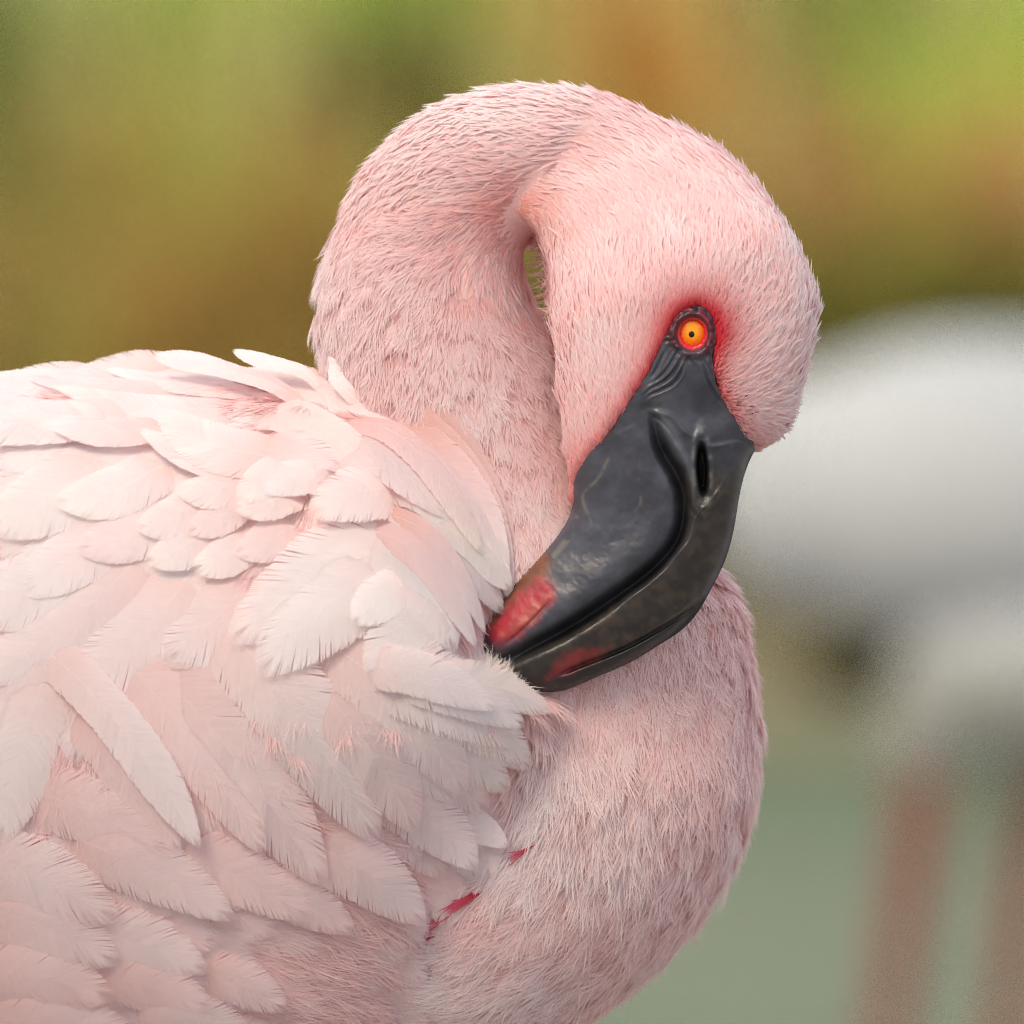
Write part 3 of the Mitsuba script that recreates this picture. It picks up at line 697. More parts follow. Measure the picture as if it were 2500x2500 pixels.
def tufts(P, N, D, L, Wd, nb, seed, cb, ct, lift, barb_len=.42, barb_w=3.0, spread=.55):
    """soft feathers: a cupped vane of three ribs below, loose barbs fanned over it"""
    r = np.random.default_rng(seed)
    n = len(P)
    L = np.broadcast_to(L, n); Wd = np.broadcast_to(Wd, n); lift = np.broadcast_to(lift, n)
    side = np.cross(D, N)
    ts = np.array([0, .25, .5, .75, .95, 1.0]); ws = np.array([.5, .85, 1, .85, .4, .12])
    V, C = [], []
    for t, w in zip(ts, ws):
        p = P + D * (L * t)[:, None] + N * (lift * (t * 1.6 - .75 * t * t) - 2)[:, None]
        c = lerp(cb, ct, np.full(n, t * .8))
        for s, dr in ((-1, -.16), (0, 0), (1, -.16)):
            V.append(p + side * (s * Wd * w * .5)[:, None] + N * (dr * Wd * w * .5)[:, None]); C.append(c)
    V, C = np.stack(V, 1), np.stack(C, 1)
    tri = []
    for k in range(5):
        for s in range(2):
            a = 3 * k + s
            tri += [[a, a + 1, a + 4], [a, a + 4, a + 3]]
    F = (np.arange(n)[:, None, None] * 18 + np.array(tri)).reshape(-1, 3)
    M = np.repeat(N, 18, 0).reshape(n, 6, 3, 3).copy()
    M[:, :, 0] -= side[:, None] * .3; M[:, :, 2] += side[:, None] * .3
    M += D[:, None, None] * np.linspace(-.15, .3, 6)[None, :, None, None]
    vane = V.reshape(-1, 3), F, C.reshape(-1, 3), unit(M.reshape(-1, 3))
    # barbs
    i = np.repeat(np.arange(n), nb)
    m = len(i)
    t = np.clip(.25 + .75 * r.random(m) ** .8, 0, 1); s = r.uniform(-1, 1, m)
    wt = np.interp(t, ts, ws)
    Bp = P[i] + D[i] * (L[i] * t)[:, None] * .82 + side[i] * (s * Wd[i] * wt * .38)[:, None] + N[i] * (lift[i] * (t * 1.6 - .75 * t * t) + 1.0 - .12 * np.abs(s) * Wd[i] * wt * .4)[:, None]
    Bd = rotated(D[i], N[i], -(s * spread + r.normal(size=m) * .08))
    cc = np.clip(ct[i] * (0.95 + .1 * r.random((m, 1))), 0, .92)
    bl = blades(Bp, N[i], Bd, L[i] * barb_len * (.7 + .6 * r.random(m)), barb_w * (.7 + .6 * r.random(m)), .10 + .06 * r.normal(size=m), .14, lerp(cb[i], cc, np.clip(t * 1.1, 0, 1)), cc, .2, seed + 1, .15, .82)
    return join([vane, bl])

# neck: looser feathers with fanned barbs; the arch carries finer pointed ones
bill_zone = Polygon(np.vstack([bill_left, bill_right])).buffer(-20)
P, N = sample(0, 27, 21, lambda c: c[:, 1] < 1330)
D = tangent(P, N, FLOW_N)
r = np.random.default_rng(22)
D = rotated(D, N, r.normal(size=len(P)) * .14)
archness = ss(470, 330, P[:, 1] + .12 * (P[:, 0] - 800))
nz = meshkit.fbm(np.column_stack([P[:, :2] / 110, P[:, 2] / 110]), 3, 12)
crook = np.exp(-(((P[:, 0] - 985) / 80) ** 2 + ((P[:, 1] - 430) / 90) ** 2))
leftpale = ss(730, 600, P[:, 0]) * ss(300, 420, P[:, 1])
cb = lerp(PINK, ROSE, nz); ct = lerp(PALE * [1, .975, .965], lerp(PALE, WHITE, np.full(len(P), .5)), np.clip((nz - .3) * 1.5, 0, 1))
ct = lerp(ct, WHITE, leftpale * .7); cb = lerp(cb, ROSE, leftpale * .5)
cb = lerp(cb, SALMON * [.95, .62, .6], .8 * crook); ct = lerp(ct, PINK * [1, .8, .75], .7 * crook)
near_crook = np.hypot(P[:, 0] - 980, (P[:, 1] - 450) * .75) < 85
sel = (archness < .6) & ~near_crook
hole = 1 - .7 * np.exp(-(np.hypot(P[:, 0] - 1000, (P[:, 1] - 500) * .8) / 60) ** 4)
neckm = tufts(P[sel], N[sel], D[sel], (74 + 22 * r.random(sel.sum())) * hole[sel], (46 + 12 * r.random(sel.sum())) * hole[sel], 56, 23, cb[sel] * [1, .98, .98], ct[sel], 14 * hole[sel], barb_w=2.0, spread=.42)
Pa, Na = sample(0, 6.9, 24, lambda c: (c[:, 1] + .12 * (c[:, 0] - 800) < 470) | (np.hypot(c[:, 0] - 980, (c[:, 1] - 450) * .75) < 110))
ra = np.random.default_rng(25)
a_ = ss(470, 340, Pa[:, 1] + .12 * (Pa[:, 0] - 800))
k = (ra.random(len(Pa)) < a_ * 1.2) | (np.hypot(Pa[:, 0] - 980, (Pa[:, 1] - 450) * .75) < 100)
Pa, Na = Pa[k], Na[k]
Da = rotated(tangent(Pa, Na, FLOW_N), Na, ra.normal(size=len(Pa)) * .17)
nz = meshkit.fbm(np.column_stack([Pa[:, :2] / 70, Pa[:, 2] / 70]), 3, 12)
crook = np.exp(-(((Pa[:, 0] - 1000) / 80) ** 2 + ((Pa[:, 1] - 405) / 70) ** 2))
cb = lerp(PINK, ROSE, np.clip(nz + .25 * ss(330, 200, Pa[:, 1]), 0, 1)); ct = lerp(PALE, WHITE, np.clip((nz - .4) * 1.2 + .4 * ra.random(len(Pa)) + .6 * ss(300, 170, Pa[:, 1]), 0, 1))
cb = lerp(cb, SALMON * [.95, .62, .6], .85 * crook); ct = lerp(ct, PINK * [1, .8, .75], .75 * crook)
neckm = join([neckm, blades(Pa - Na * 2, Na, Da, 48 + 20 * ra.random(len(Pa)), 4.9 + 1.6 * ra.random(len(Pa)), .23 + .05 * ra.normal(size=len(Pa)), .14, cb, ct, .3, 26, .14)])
add('flamingo__neck_plumage', (W3(neckm[0]), neckm[1]), 'mat_feather', color=np.clip(neckm[2], 0, .93), normals=world_n(neckm[3]))
labels['flamingo__neck_plumage'] = {'kind': 'stuff', 'label': 'loose pale pink feathers of the arched neck, salmon in the crook'}

# breast: soft, long, close-lying
P, N = sample(0, 30, 31, lambda c: c[:, 1] > 1250)
D = tangent(P, N, FLOW_N)
r = np.random.default_rng(32)
D = rotated(D, N, r.normal(size=len(P)) * .2)
nz = meshkit.fbm(np.column_stack([P[:, :2] / 130, P[:, 2] / 130]), 3, 14)
cb = lerp(ROSE, PINK, np.clip(nz, 0, 1)); ct = lerp((ROSE + PALE) / 2, WHITE, np.clip((nz - .25) * 1.6, 0, 1))
breast = tufts(P, N, D, 92 + 34 * r.random(len(P)), 60 + 18 * r.random(len(P)), 50, 33, cb, ct, 9, .5, 1.9, .3)
def crimson(cx, cy, lx, ly, n, seed, d):
    r = np.random.default_rng(seed)
    d = unit(np.array(d, float)); x = cx + r.normal(size=n) * lx * .3 * abs(d[0]) + r.normal(size=n) * ly * .3; y = cy + r.normal(size=n) * ly * .3 - (x - cx) * .35
    p = np.column_stack([x, y, samp(FRONT_B, x, y)])
    nn = np.tile(unit(np.array([.15, .15, -1.0])), (n, 1)); dd = unit(np.column_stack([np.tile(d, (n, 1)) + r.normal(size=(n, 2)) * .12, np.full(n, .0)]))
    n2 = n
    return blades(p + nn * 13, nn, dd, 42 + 22 * r.random(n), 2.6, .12, .12, np.tile(RED * [.8, 1.5, 1.3], (n, 1)), np.tile(RED * [1.1, 12, 8], (n, 1)), .3, seed, .1)
breast = join([breast] + [crimson(*a) for a in ((888, 1684, 34, 10, 34, 81, (-.85, .5)), (790, 1768, 46, 9, 40, 82, (-.92, .35)), (1000, 1592, 16, 8, 9, 83, (-.8, .5)), (846, 1722, 30, 8, 10, 84, (-.85, .5)), (112, 1572, 34, 8, 8, 85, (-.95, .2)))])
add('flamingo__breast_plumage', (W3(breast[0]), breast[1]), 'mat_feather', color=np.clip(breast[2], 0, .93), normals=world_n(breast[3]))
labels['flamingo__breast_plumage'] = {'kind': 'stuff', 'label': 'soft rosy breast feathers below the bill'}

# ------------------------------------------------------------------ large body feathers
def vane(axis, nrm, width, c_base, c_mid, c_tip, seed, tip_round=.5, camber=.18, nb=70, loose=0.0, rag=0.12):
    """one contour feather built of its barbs on both sides of a shaft. axis, nrm (m, 3) in bird units"""
    r = np.random.default_rng(seed)
    loose = loose * .55
    m = len(axis)
    tt = np.linspace(0, 1, m)
    tan = unit(np.gradient(axis, axis=0))
    L = np.linalg.norm(np.diff(axis, axis=0), axis=1).sum()
    def at(A, t): return np.stack([np.interp(t, tt, A[:, k]) for k in range(3)], -1)
    V, F, C, o = [], [], [], 0
    for sg in (-1, 1):
        t0 = np.linspace(.0, .97, nb) + r.normal(size=nb) * .2 / nb
        t0 = np.clip(t0, 0, .985)
        # outline: narrow root, broad middle, rounded or pointed tip
        # barbs cling together in groups; now and then the vane splits
        g = np.cumsum(r.random(nb) < (.035 + loose * .16))
        gl = r.normal(size=g.max() + 1)[g]
        gl = ndimage.gaussian_filter1d(gl, 1.2)
        sw0 = (.55 * width / L) * (.65 + .5 * t0) * (1 + .14 * gl * (loose + .2))
        sweep = sw0 * (1 - t0) / (1 - t0 + .5 * sw0)
        te = t0 + sweep
        shape = ss(-.55, .2, te) * np.maximum(1 - np.clip((te - (1 - tip_round)) / tip_round, 0, 1) ** 2.0, 0) ** .72
        wl = width * .5 * shape * (1 + r.normal(size=nb) * (.02 + .07 * loose)) * (1 + .05 * gl * (loose + .15))
        lift = gl * (.3 + 1.5 * loose) + r.normal(size=nb) * .16
        rungs, jit = [], r.normal(size=nb)
        for q in (0, .3, .65, 1.0):
            t = t0 + sweep * q ** 1.15
            ex = np.maximum(t - 1, 0)
            t = np.minimum(t, 1)
            A, Nn, Tn = at(axis, t), at(nrm, t), at(tan, t)
            sd = unit(np.cross(Tn, Nn)) * sg
            lat = wl * q
            p = A + Tn * (ex * L)[:, None] + sd * lat[:, None] + Nn * (-camber * lat * (lat / (width * .5 + 1e-6)) + lift * q + .6)[:, None]
            wd = L / nb * (2.4 if q < .9 else max(.6, 1.5 - 1.7 * loose))
            rungs.append((p, Tn * wd * .5))
            cc = lerp(lerp(c_base, c_mid, ss(.12, .66, t)), c_tip, ss(.55, 1, t) * (.55 + .45 * q))
            nv = unit(Nn + sd * (camber * 1.1 * q * shape)[:, None] + Tn * (.05 * gl * (1 + loose) + .05 * jit)[:, None])
            rungs[-1] = (p, Tn * wd * .5, cc * (1 + .015 * gl + .012 * jit)[:, None], nv)
        Vs = np.stack([x for p, w, c, _ in rungs for x in (p - w, p + w)], 1)
        Cs = np.stack([x for p, w, c, _ in rungs for x in (c, c)], 1)
        Ms = np.stack([x for p, w, c, v in rungs for x in (v, v)], 1)
        tri = np.array([[0, 1, 3], [0, 3, 2], [2, 3, 5], [2, 5, 4], [4, 5, 7], [4, 7, 6]])
        if sg < 0: tri = tri[:, ::-1]
        V.append((Vs.reshape(-1, 3), Cs.reshape(-1, 3), Ms.reshape(-1, 3))); F.append((np.arange(nb)[:, None, None] * 8 + tri).reshape(-1, 3) + o); o += nb * 8
    # the shaft
    sd = unit(np.cross(tan, nrm)); wv = (np.linspace(1.6, .4, m))[:, None]
    Vs = np.stack([axis - sd * wv * .5 + nrm * .8, axis + nrm * 1.3, axis + sd * wv * .5 + nrm * .8], 1).reshape(-1, 3)
    i = np.arange(m - 1) * 3
    F.append(np.vstack([np.stack([i, i + 3, i + 4], -1), np.stack([i, i + 4, i + 1], -1), np.stack([i + 1, i + 4, i + 5], -1), np.stack([i + 1, i + 5, i + 2], -1)]) + o)
    V.append((Vs, np.tile(np.clip(np.asarray(c_mid) * 1.02, 0, .92), (len(Vs), 1)), np.repeat(nrm, 3, 0)))
    return np.vstack([v[0] for v in V]), np.vstack(F), np.clip(np.vstack([v[1] for v in V]), 0, .93), np.vstack([v[2] for v in V])

FBy, FBx = np.gradient(FRONT_B, ST)
def feather_axis(x0, y0, x1, y1, bend, lift0, lift1, m=18, surf=FRONT_B):
    t = np.linspace(0, 1, m)
    dx, dy = x1 - x0, y1 - y0
    x = x0 + dx * t - dy * bend * np.sin(np.pi * t); y = y0 + dy * t + dx * bend * np.sin(np.pi * t)
    d = samp(surf, x, y)
    d = ndimage.gaussian_filter1d(d, 2.0, mode='nearest')
    n = unit(np.column_stack([samp(FBx, x, y), samp(FBy, x, y), -np.ones(m)]) * [1, 1, 1])
    n[:, :2] = np.clip(n[:, :2], -.75, .75); n = unit(n)
    n = np.stack([ndimage.gaussian_filter1d(n[:, k], 2.5, mode='nearest') for k in range(3)], -1)
    p = np.column_stack([x, y, d]) + n * (-22 + (lift0 + 22) * ss(0, .42, t) + (lift1 - lift0) * t ** 1.5)[:, None]
    return p, unit(n)

def q4(a, b): return (.36 * a, 618 + .36 * b)
def q5(a, b): return (463.7 + .32 * a, 695.5 + .32 * b)
def q6(a, b): return (.36 * a, 1236.5 + .36 * b)
def q7(a, b): return (618 + .44 * a, 1236.5 + .44 * b)
W_, C_, P_, R_, S_ = WHITE, CREAM, PALE, ROSE, SALMON
WP = (WHITE + PALE) / 2
# base, tip, width, bend, lift root, lift tip, (root, middle, tip colour), tip roundness, looseness
FLANK = [((610, 1320), (850, 1490), 84, -.06, 30, 36, (P_, WP, W_), .5, .3), ((720, 1325), (945, 1475), 84, -.06, 32, 38, (P_, W_, C_), .5, .35), ((830, 1335), (985, 1440), 66, -.06, 30, 34, (W_, C_, C_), .55, .4), ((680, 1440), (900, 1590), 84, -.06, 24, 30, (P_, P_, WP), .5, .35)]
FAN = [((690, 770), (972, 1165), 40, -.17, 18, 22, (S_, R_, P_), .3, .08), ((700, 800), (966, 1130), 42, -.165, 28, 34, (S_, R_, WP), .3, .08), ((720, 835), (958, 1098), 44, -.16, 40, 48, (S_, P_, W_), .32, .12),
       ((690, 850), (925, 1085), 46, -.15, 50, 56, (S_, P_, W_), .35, .15), ((640, 840), (880, 1060), 50, -.14, 58, 62, (R_, P_, C_), .35, .15), ((700, 1000), (884, 1198), 34, -.15, 50, 52, (S_, P_, W_), .3, .1), ((670, 1030), (868, 1226), 42, -.15, 52, 54, (R_, P_, W_), .3, .1)]
BIG = [
    # wing and back, pointing to the tail
    (q6(420, -150), q6(-160, 800), 105, .05, 8, 16, (P_, WP, W_), .35, .1), (q6(330, 40), q6(30, 960), 95, .04, 14, 26, (WP, W_, W_ * .97), .35, .1), (q4(760, 1080), q4(-90, 1850), 92, -.07, 12, 22, (P_, WP, W_), .35, .15),
    (q4(1020, 1240), q4(420, 1900), 120, -.05, 10, 20, (P_, WP, W_), .5, .25), (q4(1330, 1280), q4(880, 1760), 110, -.05, 10, 20, (R_, P_, WP), .5, .3), (q4(560, 980), q4(-120, 1560), 110, -.06, 12, 24, (WP, W_, W_), .4, .1),
    (q4(700, 860), q4(150, 1420), 90, -.05, 15, 25, (P_, WP, W_), .45, .1), (q4(520, 640), q4(-60, 1090), 105, -.08, 18, 30, (WP, W_, C_), .45, .08), (q4(980, 880), q4(415, 1190), 78, -.08, 18, 30, (P_, WP, P_), .4, .1),
    (q4(860, 660), q4(295, 955), 78, -.12, 24, 36, (WP, W_, C_), .42, .06), (q4(1330, 1080), q4(1040, 1285), 60, -.1, 22, 34, (P_, WP, C_), .45, .1), (q4(1100, 1040), q4(790, 1250), 62, -.1, 24, 36, (P_, WP, C_), .5, .1),
    (q4(1290, 870), q4(1010, 1100), 56, -.1, 24, 36, (R_, P_, P_), .45, .12), (q4(1060, 880), q4(725, 1082), 60, -.12, 27, 40, (P_, WP, C_), .45, .06), (q4(1310, 770), q4(945, 890), 56, -.14, 30, 44, (P_, WP, C_), .45, .06),
    (q4(1560, 1020), q4(1260, 1200), 60, -.08, 22, 34, (R_, P_, WP), .45, .2), (q4(760, 560), q4(-240, 640), 86, .05, 26, 36, (P_, WP, W_), .4, .06), (q4(900, 505), q4(275, 590), 50, -.08, 32, 44, (R_, P_, WP), .4, .08),
    (q4(700, 480), q4(-320, 430), 74, -.05, 34, 46, (WP, W_, W_), .4, .05), (q4(900, 420), q4(310, 390), 44, -.06, 38, 48, (P_, WP, W_), .4, .06), (q4(700, 300), q4(-300, 290), 80, .05, 30, 40, (P_, WP, W_), .4, .05), (q4(1300, 350), q4(285, 315), 66, -.06, 44, 58, (P_, WP, C_), .4, .08),
    (q4(1000, 240), q4(120, 235), 60, -.03, 40, 50, (P_, WP, W_), .4, .06), (q4(1400, 300), q4(560, 225), 46, -.05, 40, 52, (P_, P_, W_), .4, .06), (q4(1560, 350), q4(842, 172), 44, -.07, 58, 92, (R_, P_, W_), .3, .06), (q4(1740, 350), q4(1292, 176), 22, -.06, 62, 96, (P_, W_, W_), .28, .05), (q4(1932, 420), q4(1680, 300), 20, -.06, 62, 92, (P_, W_, W_), .28, .05),
    (q4(1400, 800), q4(745, 605), 40, -.05, 36, 48, (R_, WP, W_), .35, .08), (q4(1480, 640), q4(840, 520), 76, -.13, 46, 60, (R_, WP, C_), .45, .06), (q4(1560, 860), q4(1265, 995), 54, -.1, 38, 56, (P_, WP, C_), .5, .2),
    # shoulder feathers falling over the front edge
    (q5(760, 250), q5(1590, 1250), 46, -.12, 10, 10, (R_, R_, P_), .3, .08), (q5(830, 330), q5(1560, 1200), 56, -.10, 16, 18, (R_, P_, P_), .3, .08), (q5(900, 430), q5(1470, 1150), 60, -.10, 22, 26, (P_, WP, C_), .35, .15),
    (q5(150, 180), q5(940, 430), 62, -.10, 30, 34, (WP, WP, W_), .4, .08), (q5(100, 330), q5(760, 660), 70, -.08, 36, 40, (WP, C_, P_), .4, .08), (q5(640, 430), q5(1260, 900), 66, -.10, 36, 44, (P_, C_, W_), .4, .12),
    (q5(520, 520), q5(1120, 930), 66, -.10, 42, 48, (R_, P_, P_), .4, .1), (q5(90, 560), q5(560, 700), 84, -.08, 44, 46, (R_, P_, P_), .5, .2), (q5(560, 560), q5(760, 740), 60, -.05, 46, 46, (R_, P_, P_), .5, .25), (q5(900, 900), q5(1430, 1440), 56, -.10, 34, 44, (WP, WP, W_), .3, .1),
    (q5(1000, 960), q5(1508, 1295), 46, -.07, 44, 58, (C_, C_, W_), .28, .08), (q5(760, 950), q5(1230, 1540), 70, -.13, 40, 40, (WP, W_, P_), .35, .08), (q5(860, 740), q5(1320, 1080), 66, -.08, 40, 46, (P_, C_, WP), .4, .2),
    (q5(640, 1000), q5(1170, 1690), 90, -.12, 44, 44, (W_, W_, W_), .45, .15), (q5(860, 800), q5(400, 930), 88, .10, 52, 60, (P_, WP, C_), .6, .35), (q5(330, 650), q5(0, 860), 60, .10, 46, 56, (P_, W_, C_), .5, .3), (q5(520, 700), q5(120, 790), 62, .1, 48, 54, (P_, W_, W_), .5, .2),
    # the ruffled bunch that fans out from the wing's middle
    (q5(1000, 1080), q5(-60, 1620), 130, .06, 40, 46, (W_, W_, WP), .55, .5), (q5(900, 1180), q5(120, 1800), 120, .05, 46, 52, (W_, W_, W_), .5, .4), (q5(960, 1290), q5(640, 1520), 60, .06, 56, 60, (W_, W_, W_), .4, .3), (q5(1050, 1280), q5(720, 1820), 100, -.04, 52, 52, (W_, W_, W_), .5, .3),
    (q6(1150, -120), q6(1960, 920), 118, -.06, 36, 40, (WP, W_, P_), .45, .3), (q6(820, 120), q6(1700, 1160), 110, -.05, 30, 36, (P_, WP, P_), .45, .3), (q6(640, 60), q6(1400, 1000), 84, -.05, 24, 32, (P_, P_, R_), .45, .25), (q6(230, 20), q6(1065, 955), 62, -.06, 36, 54, (WP, W_, W_), .35, .1),
    (q6(380, 260), q6(960, 1000), 70, -.04, 20, 26, (R_, P_, P_), .45, .3), (q7(40, 20), q7(560, 540), 92, -.08, 44, 46, (WP, W_, P_), .45, .2), (q7(-40, 160), q7(350, 700), 100, -.08, 40, 46, (WP, WP, P_), .5, .25), (q7(220, 60), q7(760, 350), 110, -.05, 50, 48, (W_, W_, C_), .6, .5),
    (q7(240, 90), q7(760, 285), 70, -.06, 60, 66, (W_, W_, W_), .5, .5), (q7(140, 80), q7(640, 220), 60, -.1, 64, 72, (W_, W_, W_), .45, .4), (q7(380, 110), q7(880, 250), 64, -.05, 62, 66, (W_, C_, C_), .55, .6), (q7(420, 160), q7(820, 420), 84, -.03, 44, 42, (W_, C_, C_), .6, .6),
    (q7(200, 560), q7(620, 880), 88, -.08, 36, 46, (P_, WP, W_), .6, .35), (q7(500, 660), q7(775, 800), 46, -.05, 28, 36, (P_, W_, W_), .6, .2), (q7(-60, 820), q7(380, 1100), 92, -.08, 40, 54, (P_, WP, W_), .6, .3), (q7(300, 400), q7(660, 620), 80, -.05, 32, 36, (R_, P_, P_), .55, .5),
    # lower flank, soft
    (q6(-160, 1040), q6(640, 1330), 104, -.05, 36, 40, (W_, W_, WP), .5, .35), (q6(380, 960), q6(1240, 1330), 90, -.05, 30, 38, (P_, WP, W_), .5, .4), (q6(150, 720), q6(900, 1010), 90, -.06, 20, 28, (P_, P_, P_), .45, .45), (q6(900, 1020), q6(1640, 1330), 88, -.05, 26, 32, (P_, P_, WP), .5, .5),
    (q6(-100, 1300), q6(640, 1560), 100, -.05, 28, 34, (P_, WP, W_), .5, .5), (q6(420, 1420), q6(1100, 1600), 86, -.05, 26, 32, (P_, W_, W_), .5, .6), (q6(-100, 1640), q6(620, 1740), 96, -.06, 30, 36, (P_, P_, R_), .5, .5), (q6(500, 1660), q6(1130, 1790), 84, -.05, 26, 34, (P_, R_, WP), .5, .6),
    (q6(-80, 1900), q6(760, 1960), 100, -.05, 28, 34, (R_, P_, WP), .5, .6), (q6(700, 1900), q6(1300, 1880), 80, -.06, 28, 34, (P_, WP, W_), .5, .6), (q6(1060, 1640), q6(1500, 1800), 70, -.05, 24, 30, (R_, P_, WP), .5, .6), (q6(1340, 1180), q6(1840, 1400), 70, -.05, 28, 34, (P_, P_, P_), .5, .5),
]
r = np.random.default_rng(40)
feathers = []
def place_tint(x, y):
    low = ss(1150, 1750, y) * .55
    nzp = meshkit.fbm(np.array([[x / 170, y / 170, 3.0]]), 3, 31)[0]
    return lerp(lerp(WHITE, PALE, np.array(np.clip((nzp - .4) * 1.3, 0, .25))), PALE * [1, .93, .94], np.array(low))
for k, (b, t, w, bend, l0, l1, (c0, c1, c2), tr, lo) in enumerate(BIG + FAN + FLANK):
    b0 = np.array(b); t0_ = np.array(t); ext = .30 if w > 30 else .1
    if (b[1] + t[1]) / 2 < 765 and w > 30:
        dy_ = 7 + 20 * float(ss(430, 150, (b[0] + t[0]) / 2))
        b0, t0_, w = b0 + [0, dy_], t0_ + [0, dy_], w * .85
    b1 = b0 - (t0_ - b0) * ext
    top = (.5 if b[1] < 790 and tr > .33 else 1.15)
    up = 5 + 5 * ss(1150, 1300, (b[1] + t[1]) / 2)
    ax, nn = feather_axis(*b1, *t0_, bend, l0 * .6 * top + up, (l0 * .6 + (l1 - l0) * .7) * top + up)
    L = np.linalg.norm(b1 - t0_)
    sh = (1 + r.normal() * .02)
    mx, my = (b[0] + t[0]) / 2, (b[1] + t[1]) / 2
    c0, c1, c2 = (lerp(c, place_tint(mx, my), np.array(.1 if len(BIG) <= k < len(BIG) + len(FAN) else .5)) for c in (c0, c1, c2))
    feathers.append(vane(ax, nn, w * 1.42, lerp(c0, SALMON, np.array(.3)), c1 * sh, c2 * sh, 500 + k, tr, .14 + .05 * r.random(), int(np.clip(L / 2.0, 80, 190)), lo))
# smaller feathers lying between and under them, and on over the unseen side towards the tail
P, N = sample(2, 60, 41)
ok = ~((P[:, 0] > 905) & (P[:, 1] > 1240)) & ~((N[:, 2] < 0) & (N[:, 2] > -.3) & (P[:, 0] > 600))
ok &= ~((N[:, 2] < -.12) & (P[:, 1] > 1230) & (rng.random(len(P)) < .30))
P, N = P[ok], N[ok]
fr = (N[:, 2] < -.12) & (P[:, 0] > -130) & (P[:, 1] < 2010)
Dn = tangent(P, N, FLOW_B)
r = np.random.default_rng(42)
Dn = rotated(Dn, N, r.normal(size=len(P)) * .11)
nz = meshkit.fbm(np.column_stack([P[:, :2] / 150, P[:, 2] / 150]), 3, 31)
others = []
vis = np.nonzero(fr)[0]
for i in range(len(P)):
    low = ss(1350, 1800, P[i, 1])
    if fr[i]:
        L, w = 250 + 80 * r.random(), 98 + 26 * r.random()
        f2 = Dn[i, :2]
        b_, t_ = P[i, :2] - f2 * L * .5, P[i, :2] + f2 * L * .5
        ax, nn = feather_axis(*b_, *t_, r.normal() * .05, 1 + 4 * r.random() + 4 * ss(1150, 1300, P[i, 1]), 8 + 5 * r.random() + 6 * ss(1150, 1300, P[i, 1]), 14)
        L = np.linalg.norm(np.diff(ax, axis=0), axis=1).sum()
    else:
        L, w = 130 + 50 * r.random(), 90 + 20 * r.random()
        tm = np.linspace(0, 1, 10)
        ax = P[i] + Dn[i] * (L * (tm - .3))[:, None] + N[i] * (6 + 10 * tm ** 1.5 - (L * (tm - .3)) ** 2 / 1500)[:, None]
        nn = np.tile(N[i], (10, 1))
    pt = place_tint(P[i, 0], P[i, 1])
    c1, c2 = pt * [1, .96, .955], lerp(pt, WHITE, np.array(.3))
    fm = vane(ax, nn, w, lerp(pt, SALMON, np.array(.6)), c1, c2, 900 + i, .5, .14, int(L / 2.2) if fr[i] else 18, .12 + .5 * low)
    (feathers if fr[i] else others).append(fm)
print('feathers', len(feathers), 'others', len(others))
for k, fm in enumerate(feathers):
    if k < 298:
        add('flamingo__feather' if k == 0 else f'flamingo__feather_{k:03d}', (W3(fm[0]), fm[1]), 'mat_feather', color=fm[2], normals=world_n(fm[3]))
    else:
        others.append(fm)
# the silky underlayer between the feathers
P, N = sample(2, 30, 61)
k = (N[:, 2] < -.3 * (P[:, 0] > 850)) & (P[:, 0] > -130) & (P[:, 1] < 2010)
P, N = P[k], N[k]
r = np.random.default_rng(62)
D = rotated(tangent(P, N, FLOW_B), N, r.normal(size=len(P)) * .2)
low = ss(1350, 1850, P[:, 1]); low2 = ss(1150, 1350, P[:, 1])
zone = 1 - .55 * ((P[:, 0] > 520) & (P[:, 1] > 1270) & (P[:, 1] < 1520)); edge_ = np.maximum(low2, ss(860, 930, P[:, 0])); ub = lerp((SALMON + ROSE) / 2, ROSE * [.99, .96, .97], low2); ut = lerp((ROSE + PALE) / 2, lerp(ROSE, PALE, .4 + .5 * r.random(len(P))), np.clip(edge_ + .2, 0, 1))
others.append(tufts(P, N, D, (84 + 24 * r.random(len(P))) * (1 + .5 * low2) * zone, 62 * zone, 60, 63, ub, ut, 3 - .5 * low2, .5, 1.7, .24))
# the fluff that closes over the bill's tip
r = np.random.default_rng(71)
n = 1500
fx = r.uniform(890, 1035, n); fy = 1262 + .42 * (fx - 900) + 14 + np.abs(r.normal(0, 26, n))
fd = samp(FRONT_BODY, fx, fy)
FP = np.column_stack([fx, fy, fd]); FN = unit(np.column_stack([np.full(n, .15), np.full(n, -.25), np.full(n, -1.0)]))
FD = unit(np.column_stack([.55 + .35 * r.normal(size=n), -.75 + .25 * r.normal(size=n), -.12 + .1 * r.normal(size=n)]))
others.append(blades(FP, FN, FD, 44 + 26 * r.random(n), 2.6 + r.random(n), .12, .3, np.tile(PALE, (n, 1)), np.tile(CREAM, (n, 1)), .3, 72, .3, .6))
om = join(others)
add('flamingo__body_plumage', (W3(om[0]), om[1]), 'mat_feather', color=np.clip(om[2], 0, .93), normals=world_n(om[3]))
labels['flamingo__body_plumage'] = {'kind': 'stuff', 'label': 'silky down between the large body feathers'}

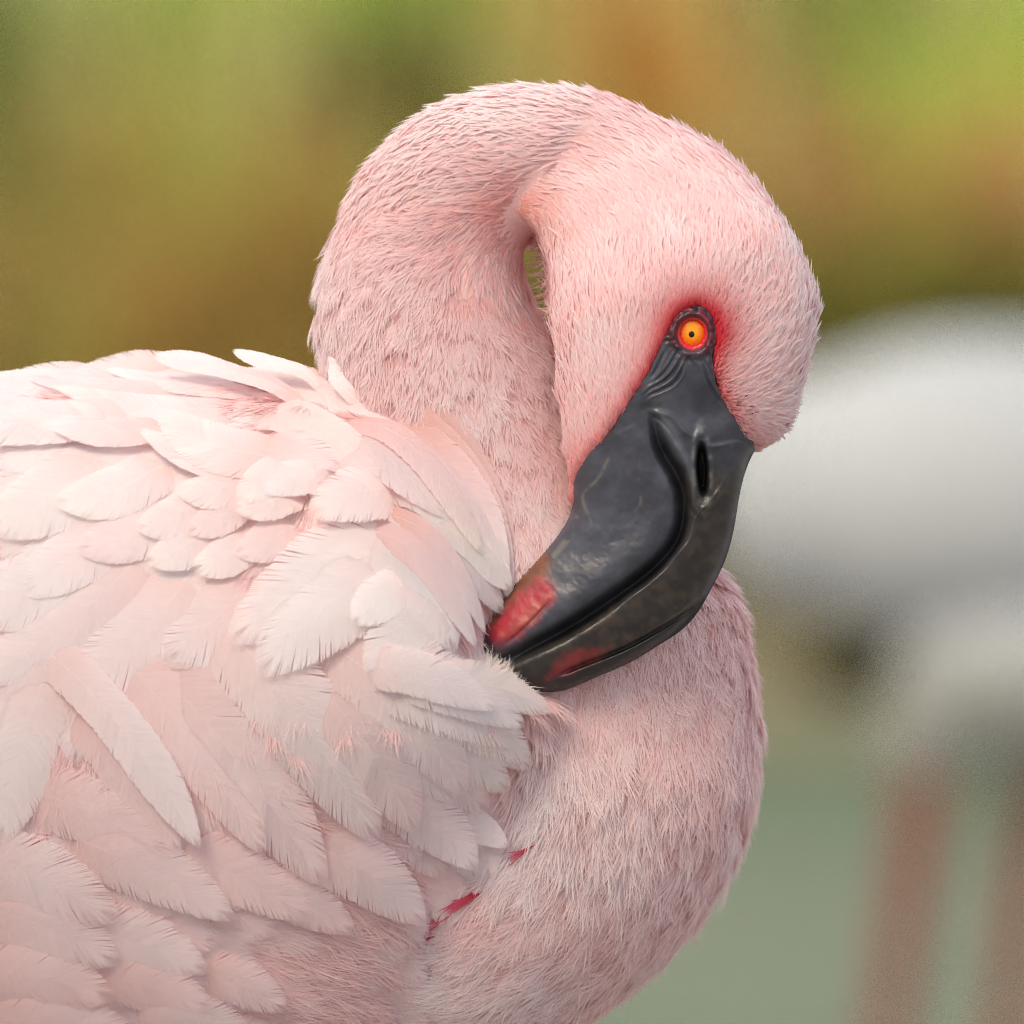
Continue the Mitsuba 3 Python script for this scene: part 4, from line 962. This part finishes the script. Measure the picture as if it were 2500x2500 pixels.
# legs, below the picture
def tube_mani(pts, rad):
    return manifold3d.Manifold.batch_boolean([limb(a, b, ra, rb) for a, b, ra, rb in zip(pts[:-1], pts[1:], rad[:-1], rad[1:])], manifold3d.OpType.Add)
def leg(key, hip, knee, foot, r0, col, toe=.05):
    pts = [hip, knee, foot]
    m = tube_mani(pts, [r0 * 1.5, r0, r0 * .8]) + limb(knee, knee, r0 * 1.5, r0 * 1.5)
    for a in (-.5, 0, .5):
        m = m + limb(foot, (foot[0] + toe * math.cos(a), foot[1] + toe * math.sin(a), foot[2]), r0 * .7, r0 * .4)
    m = m.refine_to_length(.012)
    v, f = mani(m)
    c = np.tile(col, (len(v), 1)) * (0.85 + .3 * meshkit.fbm(v * 60, 3))[:, None]
    add(key, (v, f), 'mat_bill', True, color=c)
for k, dy in enumerate((-.03, .07)):
    h = W3(np.array([250., 2090, 0]))
    leg('flamingo__leg' + ('' if k == 0 else '_001'), (h[0], dy + .03, h[2] - .02), (h[0] + .02, dy + .03, .30), (h[0] - .01, dy + .03, -.01), .006, np.array([.5, .16, .14]))

# ------------------------------------------------------------------ the bird behind
BY = 6.0
def bx(px): return (px - 966) * S * (BY + DIST) / DIST
def bz(py): return ZC - (py - 966) * S * (BY + DIST) / DIST
def ell(c, r, n=48): return manifold3d.Manifold.sphere(1.0, n).scale(list(map(float, r))).translate(list(map(float, c)))
k_ = S * (BY + DIST) / DIST
body = ell((bx(1870), BY, bz(930)), (490 * k_, .13, 300 * k_)) + ell((bx(1560), BY, bz(930)), (230 * k_, .10, 230 * k_)) + ell((bx(1960), BY, bz(1250)), (300 * k_, .10, 215 * k_)) + ell((bx(1750), BY - .01, bz(1375)), (90 * k_, .05, 110 * k_))
neck_pts = [(bx(2250), BY, bz(900)), (bx(2420), BY, bz(760)), (bx(2440), BY, bz(520)), (bx(2360), BY, bz(300)), (bx(2300), BY, bz(60)), (bx(2380), BY, bz(-100)), (bx(2480), BY, bz(-80))]
body = body + tube_mani(neck_pts, [.075, .05, .035, .03, .028, .028, .034])
body = body.refine_to_length(.02)
bmesh = trimesh.Trimesh(*mani(body)); trimesh.smoothing.filter_taubin(bmesh, iterations=20)
v = np.array(bmesh.vertices)
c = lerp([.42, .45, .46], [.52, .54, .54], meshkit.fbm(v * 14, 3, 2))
c = lerp(c, [.33, .345, .31], ss(bz(1180), bz(1330), v[:, 2]))  # shade and green reflected light under the belly, painted as greyer colour
k2 = 'flamingo_001'
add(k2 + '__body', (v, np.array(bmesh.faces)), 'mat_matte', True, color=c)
hd = np.array(neck_pts[-1])
bm2 = tube_mani([hd + [.0, 0, .0], hd + [.05, 0, -.03], hd + [.075, 0, -.075]], [.026, .02, .007])
vv, ff = mani(bm2)
add(k2 + '__bill', (vv, ff), 'mat_bill', True, color=np.tile([.06, .05, .05], (len(vv), 1)))
def strip_feather(key, p0, p1, w, thick, col):
    t = np.linspace(0, 1, 10)[:, None]
    p0, p1 = np.array(p0), np.array(p1)
    ax = p0 + (p1 - p0) * t
    sd = unit(np.cross(p1 - p0, [0, 1, 0])); ww = w * np.sin(np.pi * np.clip(t * .85 + .12, 0, 1)) ** .6
    V = np.stack([ax - sd * ww / 2, ax + [0, -thick, 0], ax + sd * ww / 2, ax + [0, thick, 0]], 1).reshape(-1, 3)
    F = []
    for i in range(9):
        for s in range(4):
            a, b = i * 4 + s, i * 4 + (s + 1) % 4
            F.append([a, b, b + 4, a + 4])
    add(key, (V, np.array(F)), 'mat_matte', True, color=np.tile(col, (len(V), 1)))
for j, (a, b) in enumerate((((1720, 1205), (1500, 1275)), ((1730, 1225), (1525, 1300)), ((1740, 1245), (1560, 1322)))):
    strip_feather(k2 + '__flight_feather' + ('' if j == 0 else f'_{j:03d}'), (bx(a[0]), BY - .045 + .02 * j, bz(a[1])), (bx(b[0]), BY - .05 + .02 * j, bz(b[1])), 58 * k_, .006, [.06, .06, .03])
for j, (top, knee, foot, dy) in enumerate((((1752, 1430), (1668, 1990), (1690, 2740), -.02), ((1965, 1430), (1905, 1980), (1915, 2740), .04))):
    leg(k2 + '__leg' + ('' if j == 0 else '_001'), (bx(top[0]), BY + dy, bz(top[1])), (bx(knee[0]), BY + dy, bz(knee[1])), (bx(foot[0]), BY + dy, -.01), .0155, np.array([.22, .065, .042]), .08)
labels[k2] = {'label': 'blurred white flamingo standing in the pond behind, at the right edge', 'category': 'flamingo'}
